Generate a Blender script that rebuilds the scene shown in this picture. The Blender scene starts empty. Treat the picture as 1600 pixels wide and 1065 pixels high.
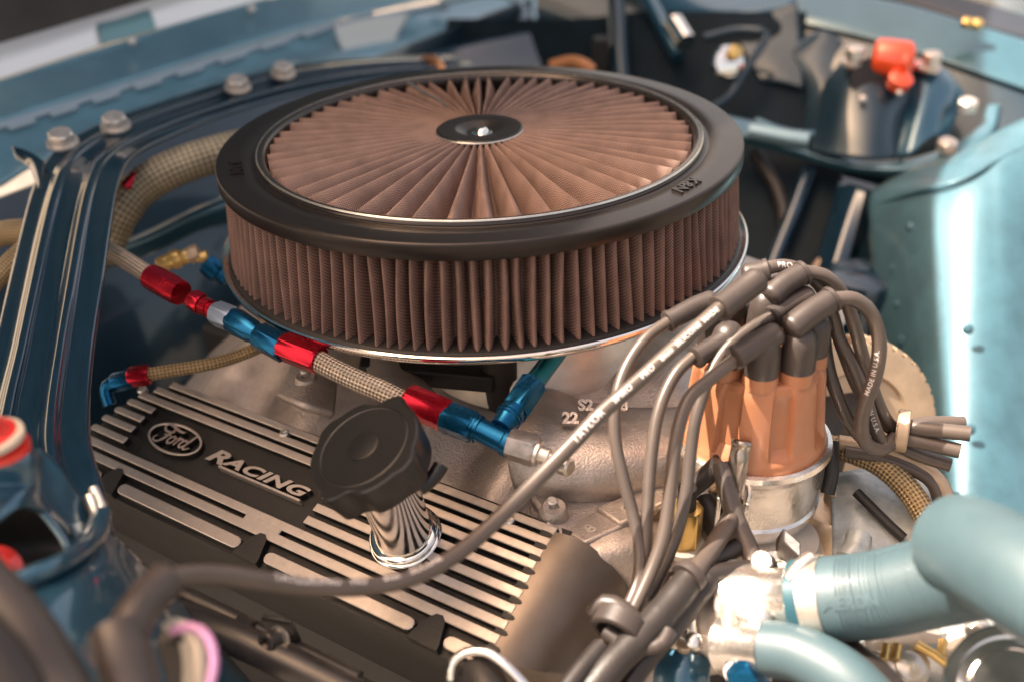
import bpy, bmesh, math, random
from mathutils import Vector, Matrix, noise
random.seed(7)
R_ = math.radians
# ---------------------------------------------------------------- camera, world, sun
CM = 0.01
FPX = 1600.0
CAM = Vector((0, -67.983384, 23.04025))                       # centimetres
ROT = Matrix(((0.9983778288973546, 0.0531023631032482, -0.020538982425023538),
              (-0.04437451130261733, 0.4996951846052898, -0.8650639428556361),
              (-0.0356737089865706, 0.8645720684333587, 0.5012409849284127)))
scene = bpy.context.scene
C = scene.collection
cam_data = bpy.data.cameras.new('camera')
cam = bpy.data.objects.new('camera', cam_data)
C.objects.link(cam)
cam_data.sensor_width = 36
cam_data.lens = 36.0
cam_data.clip_start = 0.02
cam_data.clip_end = 200
m4 = ROT.to_4x4()
m4.translation = CAM * CM
cam.matrix_world = m4
cam_data.dof.use_dof = True
cam_data.dof.focus_distance = 0.60
cam_data.dof.aperture_fstop = 3.8
cam_data.dof.aperture_blades = 8
scene.camera = cam
E_AX = Vector((0.815, -0.5794, 0)).normalized()               # engine axis, towards the front of the car
S_AX = Vector((-E_AX.y, E_AX.x, 0))                           # towards the far wing
SUN_EL = R_(57.5)
sun_from = (-E_AX * math.cos(R_(25)) - S_AX * math.sin(R_(25))).normalized()
sun_vec = sun_from * math.cos(SUN_EL) + Vector((0, 0, math.sin(SUN_EL)))
w = bpy.data.worlds.new('World')
scene.world = w
w.use_nodes = True
nt = w.node_tree
sky = nt.nodes.new('ShaderNodeTexSky')
sky.sky_type = 'NISHITA'
sky.sun_disc = False
sky.sun_elevation = SUN_EL
sky.sun_rotation = math.atan2(sun_vec.x, sun_vec.y)
sky.air_density = 1.0
sky.dust_density = 6.0
sky.ozone_density = 0.3
wb = nt.nodes.new('ShaderNodeMix'); wb.data_type = 'RGBA'; wb.blend_type = 'MULTIPLY'; wb.inputs[0].default_value = 1
wb.inputs[7].default_value = (1.30, 1.0, 0.74, 1)               # warm white balance
nt.links.new(sky.outputs[0], wb.inputs[6]); nt.links.new(wb.outputs[2], nt.nodes['Background'].inputs[0])
nt.nodes['Background'].inputs[1].default_value = 0.115
sd = bpy.data.lights.new('sun', 'SUN')
sd.energy = 4.6
sd.angle = R_(0.5)
sd.color = (1.0, 0.9, 0.78)
so = bpy.data.objects.new('sun', sd)
C.objects.link(so)
so.rotation_euler = (-sun_vec).to_track_quat('-Z', 'Y').to_euler()
so.location = (0, 0, 3)
vs = scene.view_settings
vs.view_transform = 'Standard'
vs.look = 'None'
vs.gamma = 1
vs.exposure = 2.0

# ---------------------------------------------------------------- geometry helpers (all in centimetres)
def P(x, y, d):
    """a point of the place: direction of photo point (x,y), d cm deep"""
    r = ROT @ Vector(((x - 800) / FPX, -(y - 532.5) / FPX, -1.0))
    return CAM + r * d
def PP(p):
    return P(p[0], p[1], p[2])
def onplane(x, y, p0, n):
    r = ROT @ Vector(((x - 800) / FPX, -(y - 532.5) / FPX, -1.0))
    return CAM + r * ((p0 - CAM).dot(n) / r.dot(n))
def EU(l, s, z):
    return E_AX * l + S_AX * s + Vector((0, 0, z))

class MB:
    def __init__(self):
        self.v = []; self.f = []; self.uv = []; self.mi = []
    def face(self, idx, uvs=None, mi=0):
        self.f.append(tuple(idx)); self.uv.append(uvs); self.mi.append(mi)
    def add(self, verts, faces, mi=0):
        b = len(self.v)
        self.v += [Vector(q) for q in verts]
        for f in faces:
            self.face([b + i for i in f], None, mi)
        return b
    def build(self, name, mats, parent=None, sharp=35, bevel=0, sub=0, solid=0):
        me = bpy.data.meshes.new(name)
        me.from_pydata([(q.x * CM, q.y * CM, q.z * CM) for q in self.v], [], self.f)
        if not isinstance(mats, (list, tuple)):
            mats = [mats]
        for m in mats:
            me.materials.append(m)
        uvl = me.uv_layers.new(name='UVMap')
        li = 0
        for k, f in enumerate(self.f):
            u = self.uv[k]
            me.polygons[k].material_index = self.mi[k]
            for j in range(len(f)):
                if u:
                    uvl.data[li].uv = u[j]
                else:
                    uvl.data[li].uv = (self.v[f[j]].x, self.v[f[j]].y)
                li += 1
        me.shade_smooth()
        me.validate()
        bm = bmesh.new(); bm.from_mesh(me)
        bmesh.ops.recalc_face_normals(bm, faces=bm.faces)
        bm.to_mesh(me); bm.free()
        if sharp is not None and not sub:
            me.set_sharp_from_angle(angle=R_(sharp))
        o = bpy.data.objects.new(name, me)
        C.objects.link(o)
        if parent:
            o.parent = parent
        if solid:
            md = o.modifiers.new('thickness', 'SOLIDIFY'); md.thickness = solid * CM; md.offset = 0
        if bevel:
            md = o.modifiers.new('bevel', 'BEVEL'); md.width = bevel * CM; md.segments = 2; md.limit_method = 'ANGLE'
            md.harden_normals = False
        if sub:
            md = o.modifiers.new('subsurf', 'SUBSURF'); md.levels = sub; md.render_levels = sub
        return o

def tag(o, label, cat, group=None, kind=None):
    if label: o['label'] = label
    if cat: o['category'] = cat
    if group: o['group'] = group
    if kind: o['kind'] = kind
    return o
def thing(name, label, cat, group=None):
    o = bpy.data.objects.new(name, None)
    C.objects.link(o)
    o.empty_display_size = 0.02
    return tag(o, label, cat, group)

def spline(pts, step=0.35):
    """Catmull-Rom through tuples of equal length, resampled"""
    n = len(pts)
    out = []
    pts = [tuple(float(c) for c in p) for p in pts]
    for i in range(n - 1):
        p0 = pts[i - 1] if i else tuple(2 * a - b for a, b in zip(pts[0], pts[1]))
        p1, p2 = pts[i], pts[i + 1]
        p3 = pts[i + 2] if i + 2 < n else tuple(2 * a - b for a, b in zip(pts[-1], pts[-2]))
        ln = math.sqrt(sum((a - b) ** 2 for a, b in zip(p1[:3], p2[:3])))
        k = max(2, int(ln / step))
        for j in range(k):
            t = j / k
            out.append(tuple(0.5 * ((2 * b) + (-a + c) * t + (2 * a - 5 * b + 4 * c - d) * t * t + (-a + 3 * b - 3 * c + d) * t ** 3)
                             for a, b, c, d in zip(p0, p1, p2, p3)))
    out.append(pts[-1])
    return out
def path(pts, r=None, step=0.35):
    """photo points (x,y,depth[,r]) -> resampled list of (Vector, radius)"""
    q = []
    for p in pts:
        wv = P(p[0], p[1], p[2])
        q.append((wv.x, wv.y, wv.z, p[3] if len(p) > 3 else r))
    return [(Vector(a[:3]), a[3]) for a in spline(q, step)]
def frames(pv):
    """parallel transport frames along points"""
    T = []
    for i in range(len(pv)):
        a = pv[max(0, i - 1)]; b = pv[min(len(pv) - 1, i + 1)]
        T.append((b - a).normalized())
    up = Vector((0, 0, 1)) if abs(T[0].z) < 0.9 else Vector((0, 1, 0))
    N = [(up - T[0] * up.dot(T[0])).normalized()]
    for i in range(1, len(pv)):
        v = N[-1] - T[i] * N[-1].dot(T[i])
        N.append(v.normalized())
    return T, N
def tube_into(mb, pr, seg=14, cap=True, mi=0, wob=0):
    pv = [a for a, b in pr]
    T, N = frames(pv)
    b0 = len(mb.v)
    s = 0.0; ss = []
    for i, (p, r) in enumerate(pr):
        if i: s += (p - pv[i - 1]).length
        ss.append(s)
        B = T[i].cross(N[i])
        rr = r * (1 + wob * noise.noise(p * 0.8))
        for k in range(seg):
            a = 2 * math.pi * k / seg
            mb.v.append(p + (N[i] * math.cos(a) + B * math.sin(a)) * rr)
    for i in range(len(pr) - 1):
        c = 2 * math.pi * pr[i][1]
        for k in range(seg):
            k2 = (k + 1) % seg
            mb.face((b0 + i * seg + k, b0 + i * seg + k2, b0 + (i + 1) * seg + k2, b0 + (i + 1) * seg + k),
                    [(ss[i], c * k / seg), (ss[i], c * (k + 1) / seg), (ss[i + 1], c * (k + 1) / seg), (ss[i + 1], c * k / seg)], mi)
    if cap:
        mb.face([b0 + k for k in range(seg)][::-1], None, mi)
        mb.face([b0 + (len(pr) - 1) * seg + k for k in range(seg)], None, mi)
def tube(name, pts, r, mat, parent=None, step=0.35, seg=14, wob=0):
    mb = MB()
    pr = path(pts, r, step)
    tube_into(mb, pr, seg, wob=wob)
    o = mb.build(name, mat, parent, sharp=60)
    return o, pr
def lathe_into(mb, o, ax, prof, seg=32, mi=0, hexa=None, capa=True, capb=True, ref=None):
    """prof: list of (t along axis, r); hexa: list of bools -> hexagonal section limited by r"""
    ax = ax.normalized()
    ref = ref or (Vector((0, 0, 1)) if abs(ax.z) < 0.9 else Vector((0, 1, 0)))
    N = (ref - ax * ref.dot(ax)).normalized(); B = ax.cross(N)
    b0 = len(mb.v)
    for i, pf in enumerate(prof):
        t, r = pf[0], pf[1]
        ap = pf[2] if len(pf) > 2 else None
        for k in range(seg):
            a = 2 * math.pi * k / seg
            rr = r
            if ap:
                am = (a + math.pi / 6) % (math.pi / 3) - math.pi / 6
                rr = min(r, ap / math.cos(am))
            mb.v.append(o + ax * t + (N * math.cos(a) + B * math.sin(a)) * rr)
    s = 0
    for i in range(len(prof) - 1):
        ds = math.hypot(prof[i + 1][0] - prof[i][0], prof[i + 1][1] - prof[i][1])
        for k in range(seg):
            k2 = (k + 1) % seg
            c = 2 * math.pi * max(prof[i][1], 0.01)
            mb.face((b0 + i * seg + k, b0 + i * seg + k2, b0 + (i + 1) * seg + k2, b0 + (i + 1) * seg + k),
                    [(s, c * k / seg), (s, c * (k + 1) / seg), (s + ds, c * (k + 1) / seg), (s + ds, c * k / seg)], mi)
        s += ds
    if capa: mb.face([b0 + k for k in range(seg)][::-1], None, mi)
    if capb: mb.face([b0 + (len(prof) - 1) * seg + k for k in range(seg)], None, mi)
def lathe(name, o, ax, prof, mat, parent=None, seg=32, sharp=35, capa=True, capb=True, ref=None):
    mb = MB(); lathe_into(mb, o, ax, prof, seg, 0, None, capa, capb, ref)
    return mb.build(name, mat, parent, sharp)
def hexnut(name, a, b, ap, mat, parent=None, ch=0.12, seg=48):
    """hex nut between points a and b, ap = half width across flats"""
    ax = b - a; ln = ax.length
    rc = ap * 1.17
    return lathe(name, a, ax, [(0, ap * 0.94, ap), (0, ap * 1.0, ap), (ch, rc, ap), (ln - ch, rc, ap), (ln, ap, ap), (ln, ap * 0.94, ap)],
                 mat, parent, seg, 28)
def boxm(mb, o, X, Y, Z, mi=0):
    vs_ = [o + X * i + Y * j + Z * k for k in (0, 1) for j in (0, 1) for i in (0, 1)]
    mb.add(vs_, [(0, 1, 3, 2), (4, 6, 7, 5), (0, 4, 5, 1), (2, 3, 7, 6), (0, 2, 6, 4), (1, 5, 7, 3)], mi)
def box(name, o, X, Y, Z, mat, parent=None, bevel=0.1):
    mb = MB(); boxm(mb, o, X, Y, Z)
    return mb.build(name, mat, parent, 35, bevel)
def sheet(name, rows, mat, parent=None, thick=0.25, nu=10, nv=8, world=False, bump=0, sharp=None):
    """smooth sheet metal through rows of photo points (x,y,depth)"""
    W = [[(p if world else P(*p)) for p in row] for row in rows]
    W = [[tuple(q) for q in row] for row in W]
    def res(line, n):
        out = []
        m = len(line)
        for i in range(m - 1):
            p0 = line[i - 1] if i else tuple(2 * a - b for a, b in zip(line[0], line[1]))
            p1, p2 = line[i], line[i + 1]
            p3 = line[i + 2] if i + 2 < m else tuple(2 * a - b for a, b in zip(line[-1], line[-2]))
            for j in range(n):
                t = j / n
                out.append(tuple(0.5 * ((2 * b) + (-a + c) * t + (2 * a - 5 * b + 4 * c - d) * t * t + (-a + 3 * b - 3 * c + d) * t ** 3)
                                 for a, b, c, d in zip(p0, p1, p2, p3)))
        out.append(line[-1])
        return out
    Rr = [res(r, nu) for r in W]
    cols = len(Rr[0])
    grid = [res([Rr[i][j] for i in range(len(Rr))], nv) for j in range(cols)]
    mb = MB()
    m = len(grid[0])
    for j in range(cols):
        for i in range(m):
            mb.v.append(Vector(grid[j][i]))
    for j in range(cols - 1):
        for i in range(m - 1):
            a = j * m + i
            mb.face((a, a + 1, a + m + 1, a + m))
    return mb.build(name, mat, parent, sharp, solid=thick)

def text_mesh(s, size, extrude=0.0, bold=0.0, shear=0.0, spacing=1.0):
    """returns verts/faces of a text in cm, origin at its left base"""
    cu = bpy.data.curves.new('txt', 'FONT')
    cu.body = s; cu.size = size; cu.extrude = extrude; cu.offset = bold; cu.shear = shear
    cu.space_character = spacing; cu.resolution_u = 3
    ob = bpy.data.objects.new('txt', cu)
    C.objects.link(ob)
    dg = bpy.context.evaluated_depsgraph_get()
    me = ob.evaluated_get(dg).to_mesh()
    V = [Vector(v.co) for v in me.vertices]
    F = [tuple(p.vertices) for p in me.polygons]
    ob.evaluated_get(dg).to_mesh_clear()
    bpy.data.objects.remove(ob)
    bpy.data.curves.remove(cu)
    return V, F
def refine(V, F, lim):
    bm = bmesh.new()
    vs_ = [bm.verts.new(v) for v in V]
    for f in F:
        try: bm.faces.new([vs_[i] for i in f])
        except ValueError: pass
    bmesh.ops.remove_doubles(bm, verts=bm.verts, dist=1e-5)
    bmesh.ops.triangulate(bm, faces=bm.faces)
    for _ in range(5):
        es = [e for e in bm.edges if e.calc_length() > lim]
        if not es: break
        bmesh.ops.subdivide_edges(bm, edges=es, cuts=1)
        bmesh.ops.triangulate(bm, faces=bm.faces)
    bm.verts.index_update()
    V2 = [v.co.copy() for v in bm.verts]; F2 = [tuple(v.index for v in f.verts) for f in bm.faces]
    bm.free()
    return V2, F2
def text_on(name, s, size, fn, mat, parent, extrude=0.0, bold=0.0, shear=0.0, spacing=1.0):
    V, F = text_mesh(s, size, extrude, bold, shear, spacing)
    mb = MB()
    mb.add([fn(v.x, v.y, v.z) for v in V], F)
    return mb.build(name, mat, parent, 35)
def text_on_tube(name, s, size, pr, s0, mat, parent, ang=0.0, rev=False, bold=0.0, spacing=1.1, lift=0.012):
    pv = [a for a, b in pr]
    cum = [0]
    for i in range(1, len(pv)): cum.append(cum[-1] + (pv[i] - pv[i - 1]).length)
    V, F = text_mesh(s, size, 0, bold, 0, spacing)
    V, F = refine(V, F, 0.07)
    mb = MB(); out = []
    for v in V:
        ss = s0 + (-v.x if rev else v.x)
        i = 0
        while i < len(cum) - 2 and cum[i + 1] < ss: i += 1
        t = (ss - cum[i]) / max(1e-6, cum[i + 1] - cum[i])
        p = pv[i].lerp(pv[i + 1], t); r = pr[i][1]
        T = (pv[i + 1] - pv[i]).normalized()
        if i + 2 < len(pv):
            T = T.lerp((pv[i + 2] - pv[i + 1]).normalized(), t).normalized()
        n = CAM - p
        n = (n - T * n.dot(T)).normalized()
        b = n.cross(T) * (-1 if rev else 1)
        a = (v.y - size * 0.35) / r + ang
        out.append(p + (n * math.cos(a) + b * math.sin(a)) * (r + lift))
    mb.add(out, F)
    return mb.build(name, mat, parent, None)

# ---------------------------------------------------------------- materials
def mat(name, col, metallic=0.0, rough=0.5, coat=0.0, var=0.0, vscale=30, bump=0.0, bscale=80, bdist=0.001, rvar=0.0,
        detail=4, aniso=0.0, spec=None, var_col=None, sheen=0):
    m = bpy.data.materials.new(name)
    m.use_nodes = True
    n = m.node_tree; b = n.nodes['Principled BSDF']
    b.inputs['Base Color'].default_value = (*col, 1)
    b.inputs['Metallic'].default_value = metallic
    b.inputs['Roughness'].default_value = rough
    b.inputs['Coat Weight'].default_value = coat
    b.inputs['Coat Roughness'].default_value = 0.06
    if spec is not None: b.inputs['Specular IOR Level'].default_value = spec
    if sheen: b.inputs['Sheen Weight'].default_value = sheen
    tc = n.nodes.new('ShaderNodeTexCoord')
    if var or rvar:
        no = n.nodes.new('ShaderNodeTexNoise'); no.inputs['Scale'].default_value = vscale; no.inputs['Detail'].default_value = detail
        no.inputs['Roughness'].default_value = 0.65
        n.links.new(tc.outputs['Object'], no.inputs['Vector'])
        if var:
            mx = n.nodes.new('ShaderNodeMix'); mx.data_type = 'RGBA'
            d = var_col or tuple(c * (1 - var) for c in col)
            mx.inputs[6].default_value = (*[min(1, c * (1 + var * 0.4)) for c in col], 1)
            mx.inputs[7].default_value = (*d, 1)
            mr = n.nodes.new('ShaderNodeMapRange'); mr.inputs[1].default_value = 0.35; mr.inputs[2].default_value = 0.7
            n.links.new(no.outputs[0], mr.inputs[0]); n.links.new(mr.outputs[0], mx.inputs[0])
            n.links.new(mx.outputs[2], b.inputs['Base Color'])
        if rvar:
            mr = n.nodes.new('ShaderNodeMapRange'); mr.inputs[1].default_value = 0.3; mr.inputs[2].default_value = 0.7
            mr.inputs[3].default_value = max(0.02, rough - rvar); mr.inputs[4].default_value = min(1, rough + rvar)
            n.links.new(no.outputs[0], mr.inputs[0]); n.links.new(mr.outputs[0], b.inputs['Roughness'])
    if bump:
        nb = n.nodes.new('ShaderNodeTexNoise'); nb.inputs['Scale'].default_value = bscale; nb.inputs['Detail'].default_value = 5
        n.links.new(tc.outputs['Object'], nb.inputs['Vector'])
        bu = n.nodes.new('ShaderNodeBump'); bu.inputs['Strength'].default_value = bump; bu.inputs['Distance'].default_value = bdist
        n.links.new(nb.outputs[0], bu.inputs['Height']); n.links.new(bu.outputs[0], b.inputs['Normal'])
    return m
def weave(name, c1, c2, k, diag=True, metallic=0.0, rough=0.6, bump=0.5, dist=0.0006, power=1.0, sheen=0):
    """woven cloth / braided wire from the UV map (centimetres); k = periods per cm"""
    m = bpy.data.materials.new(name)
    m.use_nodes = True
    n = m.node_tree; b = n.nodes['Principled BSDF']; L = n.links.new
    b.inputs['Metallic'].default_value = metallic; b.inputs['Roughness'].default_value = rough
    if sheen: b.inputs['Sheen Weight'].default_value = sheen
    uv = n.nodes.new('ShaderNodeUVMap')
    sx = n.nodes.new('ShaderNodeSeparateXYZ'); L(uv.outputs[0], sx.inputs[0])
    def M(op, a, c=None):
        q = n.nodes.new('ShaderNodeMath'); q.operation = op
        for i, z in enumerate((a, c)):
            if z is None: continue
            if isinstance(z, (int, float)): q.inputs[i].default_value = z
            else: L(z, q.inputs[i])
        return q.outputs[0]
    u, v = sx.outputs[0], sx.outputs[1]
    if diag:
        a, c = M('ADD', u, v), M('SUBTRACT', u, v)
    else:
        a, c = u, v
    w = 2 * math.pi * k
    sa, sc = M('SINE', M('MULTIPLY', a, w)), M('SINE', M('MULTIPLY', c, w))
    h = M('ADD', M('MULTIPLY', M('MULTIPLY', sa, sc), 0.5), 0.5)
    if diag:
        st = M('ABSOLUTE', M('SINE', M('MULTIPLY', a, w * 3)))
        h = M('MULTIPLY', h, M('ADD', M('MULTIPLY', st, 0.3), 0.7))
    mx = n.nodes.new('ShaderNodeMix'); mx.data_type = 'RGBA'
    mx.inputs[6].default_value = (*c1, 1); mx.inputs[7].default_value = (*c2, 1)
    L(h, mx.inputs[0])
    no = n.nodes.new('ShaderNodeTexNoise'); no.inputs['Scale'].default_value = 60; no.inputs['Detail'].default_value = 6
    tc = n.nodes.new('ShaderNodeTexCoord'); L(tc.outputs['Object'], no.inputs['Vector'])
    mr = n.nodes.new('ShaderNodeMapRange'); mr.inputs[1].default_value = .3; mr.inputs[2].default_value = .7
    mr.inputs[3].default_value = 0.72; mr.inputs[4].default_value = 1.1
    L(no.outputs[0], mr.inputs[0])
    mm = n.nodes.new('ShaderNodeMix'); mm.data_type = 'RGBA'; mm.blend_type = 'MULTIPLY'; mm.inputs[0].default_value = 1
    L(mx.outputs[2], mm.inputs[6]); L(mr.outputs[0], mm.inputs[7])
    L(mm.outputs[2], b.inputs['Base Color'])
    bu = n.nodes.new('ShaderNodeBump'); bu.inputs['Strength'].default_value = bump; bu.inputs['Distance'].default_value = dist
    L(h, bu.inputs['Height']); L(bu.outputs[0], b.inputs['Normal'])
    return m

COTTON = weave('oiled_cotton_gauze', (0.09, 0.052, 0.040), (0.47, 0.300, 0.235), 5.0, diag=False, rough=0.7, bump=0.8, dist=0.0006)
COTTON_SIDE = weave('shaded_cotton_side', (0.055, 0.029, 0.023), (0.28, 0.163, 0.128), 5.0, diag=False, rough=0.75, bump=0.5, dist=0.0004)  # darker copy of the gauze; shade on the side put into the colour
LID = mat('satin_black_steel', (0.022, 0.017, 0.015), 0.5, 0.33, var=0.10, vscale=14, rvar=0.03, bump=0.03, bscale=1200, bdist=0.0002)
CHROME = mat('chrome', (0.80, 0.77, 0.73), 1.0, 0.12, rvar=0.06, vscale=60)
GLOSSB = mat('gloss_black_bead', (0.05, 0.04, 0.035), 0.6, 0.2)
RUBBER = mat('black_rubber', (0.016, 0.013, 0.012), 0, 0.5, var=0.2, vscale=60, bump=0.1, bscale=600)
CAST = mat('cast_aluminium', (0.47, 0.41, 0.37), 0.75, 0.42, var=0.3, vscale=35, bump=0.9, bscale=750, bdist=0.0008, rvar=0.08)
CASTB = mat('cast_aluminium_light', (0.64, 0.58, 0.52), 0.7, 0.42, var=0.2, vscale=25, bump=0.4, bscale=900, bdist=0.0006, rvar=0.08)
MACH = mat('machined_aluminium', (0.46, 0.405, 0.365), 0.75, 0.42, var=0.15, vscale=90, bump=0.15, bscale=700, bdist=0.0003, rvar=0.07)
CAPAL = mat('satin_cover_end', (0.15, 0.122, 0.10), 0.8, 0.38, var=0.2, vscale=30, bump=0.1, bscale=700, bdist=0.0003, rvar=0.05)
COVERB = mat('crinkle_black', (0.008, 0.007, 0.006), 0.1, 0.55, var=0.3, vscale=80, bump=0.5, bscale=700, bdist=0.0006)
PLASTIC = mat('black_plastic_cap', (0.009, 0.008, 0.007), 0, 0.33, var=0.3, vscale=20, bump=0.12, bscale=500, bdist=0.0003)
DARK = mat('near_black_mottled', (0.007, 0.006, 0.006), 0.1, 0.6, var=0.5, vscale=30, bump=0.3, bscale=200)  # near-black with random mottling, shared by engine and backing parts
REDA = mat('red_anodised', (0.40, 0.010, 0.025), 0.85, 0.24, rvar=0.06, vscale=80)
BLUEA = mat('blue_anodised', (0.006, 0.085, 0.19), 0.85, 0.26, rvar=0.06, vscale=80)
GREYHEX = mat('grey_blue_hex', (0.22, 0.27, 0.36), 0.7, 0.4)
STEEL = mat('zinc_steel', (0.62, 0.58, 0.52), 0.9, 0.3, var=0.2, vscale=100, bump=0.1, bscale=500)
BRASS = mat('brass', (0.75, 0.50, 0.18), 0.9, 0.3, var=0.2, vscale=90)
BRAID = weave('braided_steel', (0.05, 0.035, 0.025), (0.92, 0.78, 0.64), 2.1, metallic=0.8, rough=0.28, bump=0.9, dist=0.001)
BRAIDG = weave('braided_gold', (0.08, 0.05, 0.02), (0.70, 0.51, 0.28), 2.0, metallic=0.6, rough=0.36, bump=0.9, dist=0.001)
BRAIDL = weave('braided_large', (0.05, 0.04, 0.022), (0.62, 0.53, 0.37), 1.15, metallic=0.5, rough=0.45, bump=0.9, dist=0.001)
WIRE = mat('silicone_wire', (0.075, 0.057, 0.047), 0.0, 0.36, var=0.15, vscale=40, coat=0.1)
BOOT = mat('silicone_boot', (0.042, 0.032, 0.028), 0.0, 0.42, var=0.2, vscale=50, bump=0.06, bscale=400)
LOOM = mat('loom_wrap', (0.020, 0.015, 0.013), 0.0, 0.45, var=0.3, vscale=70, bump=0.2, bscale=300)
INK = mat('white_print', (0.55, 0.51, 0.49), 0, 0.6)
CAPOR = mat('tan_distributor_cap', (0.37, 0.148, 0.070), 0.0, 0.36, var=0.08, vscale=40, coat=0.15)
DISTAL = mat('bright_aluminium', (0.80, 0.75, 0.69), 0.95, 0.22, var=0.15, vscale=60, bump=0.3, bscale=400, bdist=0.0005, rvar=0.1)
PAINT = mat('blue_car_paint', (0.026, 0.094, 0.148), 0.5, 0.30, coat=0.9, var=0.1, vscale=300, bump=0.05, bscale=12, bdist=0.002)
PAINTL = mat('lit_blue_paint', (0.14, 0.285, 0.355), 0.25, 0.33, coat=0.8, var=0.12, vscale=25, bump=0.05, bscale=12, bdist=0.002)  # car blue lightened; sky reflection on the cowl put into the colour
PAINTM = mat('half_lit_blue_paint', (0.055, 0.140, 0.180), 0.4, 0.30, coat=0.9, var=0.12, vscale=25, bump=0.05, bscale=12, bdist=0.002)  # car blue lightened halfway; light on the far panels put into the colour
PAINTT = mat('lit_tower_paint', (0.065, 0.150, 0.190), 0.3, 0.42, coat=0.35, var=0.3, vscale=22, bump=0.08, bscale=10, bdist=0.003, rvar=0.08)  # car blue lightened, rougher coat; light on the tower put into the colour
PAINTN = mat('shaded_brace_paint', (0.005, 0.026, 0.050), 0.35, 0.22, coat=1.0, var=0.2, vscale=60, bump=0.04, bscale=14, bdist=0.002)  # car blue darkened; dark reflections on the brace put into the colour
PAINTD = mat('shaded_bay_paint', (0.008, 0.028, 0.045), 0.4, 0.36, coat=0.6, var=0.2, vscale=30, bump=0.05, bscale=12, bdist=0.002)  # car blue darkened; shade on the bay panels put into the colour
SEAL = mat('grey_seam', (0.27, 0.34, 0.39), 0.1, 0.5)
HOSE = mat('sky_tinted_hose_rubber', (0.045, 0.080, 0.094), 0.0, 0.5, var=0.15, vscale=25, coat=0.2)  # black rubber with the blue sky reflection put into the colour
ORANGE = mat('orange_red_paint', (0.80, 0.085, 0.02), 0.1, 0.25, coat=0.8)
REDP = mat('red_paint', (0.70, 0.03, 0.02), 0.1, 0.3, coat=0.6)
BOLT = mat('zinc_bolt', (0.66, 0.60, 0.54), 0.75, 0.42, var=0.25, vscale=120, bump=0.1, bscale=300)
TAN = mat('tan_metal', (0.44, 0.33, 0.23), 0.5, 0.45, var=0.2, vscale=40)
PINK = mat('pink_wire', (0.50, 0.24, 0.42), 0, 0.4)
CREAM = mat('cream_wire', (0.55, 0.48, 0.38), 0, 0.45)
GALV = mat('galvanised_plate', (0.40, 0.43, 0.43), 0.5, 0.4, var=0.35, vscale=60, bump=0.4, bscale=200, bdist=0.001)
ASPHALT = mat('asphalt', (0.12, 0.105, 0.09), 0, 0.85, var=0.4, vscale=20, bump=0.5, bscale=300, bdist=0.002)

# ---------------------------------------------------------------- ground and surroundings
mb = MB(); n_ = 4000
mb.add([(-n_, -n_, -78), (n_, -n_, -78), (n_, n_, -78), (-n_, n_, -78)], [(0, 1, 2, 3)])
tag(mb.build('ground', ASPHALT), 'asphalt under the car', None, kind='structure')

# ---------------------------------------------------------------- air filter
af = thing('air_filter', 'large round open air filter with brown pleated cotton and a satin black lid', 'air filter')
Zup = Vector((0, 0, 1)); O0 = Vector((0, 0, 0))
lid = lathe('lid', O0, Zup, [(-0.25, 14.45), (-0.02, 14.5), (-0.04, 15.25), (-0.10, 15.32), (-0.10, 15.52), (0.04, 15.66), (0.06, 16.5), (0.06, 17.55), (0.055, 17.62),
                             (0.02, 17.71), (-0.05, 17.76), (-0.12, 17.78), (-0.3, 17.785), (-0.90, 17.80), (-0.95, 17.76), (-0.9, 17.6), (-0.6, 17.5), (-0.5, 16), (-0.5, 14.45), (-0.25, 14.45)],
            LID, af, 256, 50, False, False)
lathe('inner_bead', O0, Zup, [(-0.3, 14.5), (0.08, 14.55), (0.20, 14.68), (0.27, 14.9), (0.24, 15.08), (0.05, 15.18), (0.0, 15.2), (-0.1, 14.6), (-0.3, 14.5)], GLOSSB, af, 192, 60, False, False)
lathe('bead_trim', O0, Zup, [(0.28, 15.02), (0.30, 15.07), (0.25, 15.12), (0.2, 15.14)], STEEL, af, 192, 60, False, False)
# pleated top
NP = 58
mb = MB(); A_ = NP * 18
rad = [2.75 + (14.35 - 2.75) * (i / 22) ** 0.9 for i in range(23)]
wig = [random.uniform(-1, 1) for _ in range(NP)]
def warp(t):           # pleats stand closer at the front than at the back
    return t + 0.26 * math.cos(t)
rows = []
for i, r in enumerate(rad):
    fr = (r - 2.75) / 11.6
    amp = 0.38 + 1.95 * min(1, fr * 1.5) ** 0.9
    crest = 0.50 - 0.10 * fr - 0.28 * fr * fr
    for a in range(A_):
        ph = a / A_ * NP
        k = int(ph); q = ph - k
        # rounded ridge, steep into the valley
        ridge = 0.8 * math.sin(math.pi * q) ** 1.15 + 0.2 * (1 - abs(2 * q - 1))
        lean = 0.026 * fr * wig[k] * ridge + 0.012 * math.sin(fr * 3 + k * 1.7) * fr
        th = warp(2 * math.pi * (ph - 0.0) / NP) + lean
        z = crest - amp * (1 - ridge) + 0.05 * wig[(k * 7) % NP] * fr
        mb.v.append(Vector((r * math.cos(th), r * math.sin(th), z)))
ss_ = 0
for i in range(len(rad) - 1):
    for a in range(A_):
        a2 = (a + 1) % A_
        # cloth coordinate runs up and down the folds
        amp = 0.38 + 1.95 * min(1, ((rad[i] - 2.75) / 11.6) * 1.5) ** 0.9
        v0 = (a * (amp * 2 + rad[i] * 0.108)) / 18; v1 = ((a + 1) * (amp * 2 + rad[i] * 0.108)) / 18
        mb.face((i * A_ + a, (i + 1) * A_ + a, (i + 1) * A_ + a2, i * A_ + a2), [(rad[i], v0), (rad[i + 1], v0), (rad[i + 1], v1), (rad[i], v1)])
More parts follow.
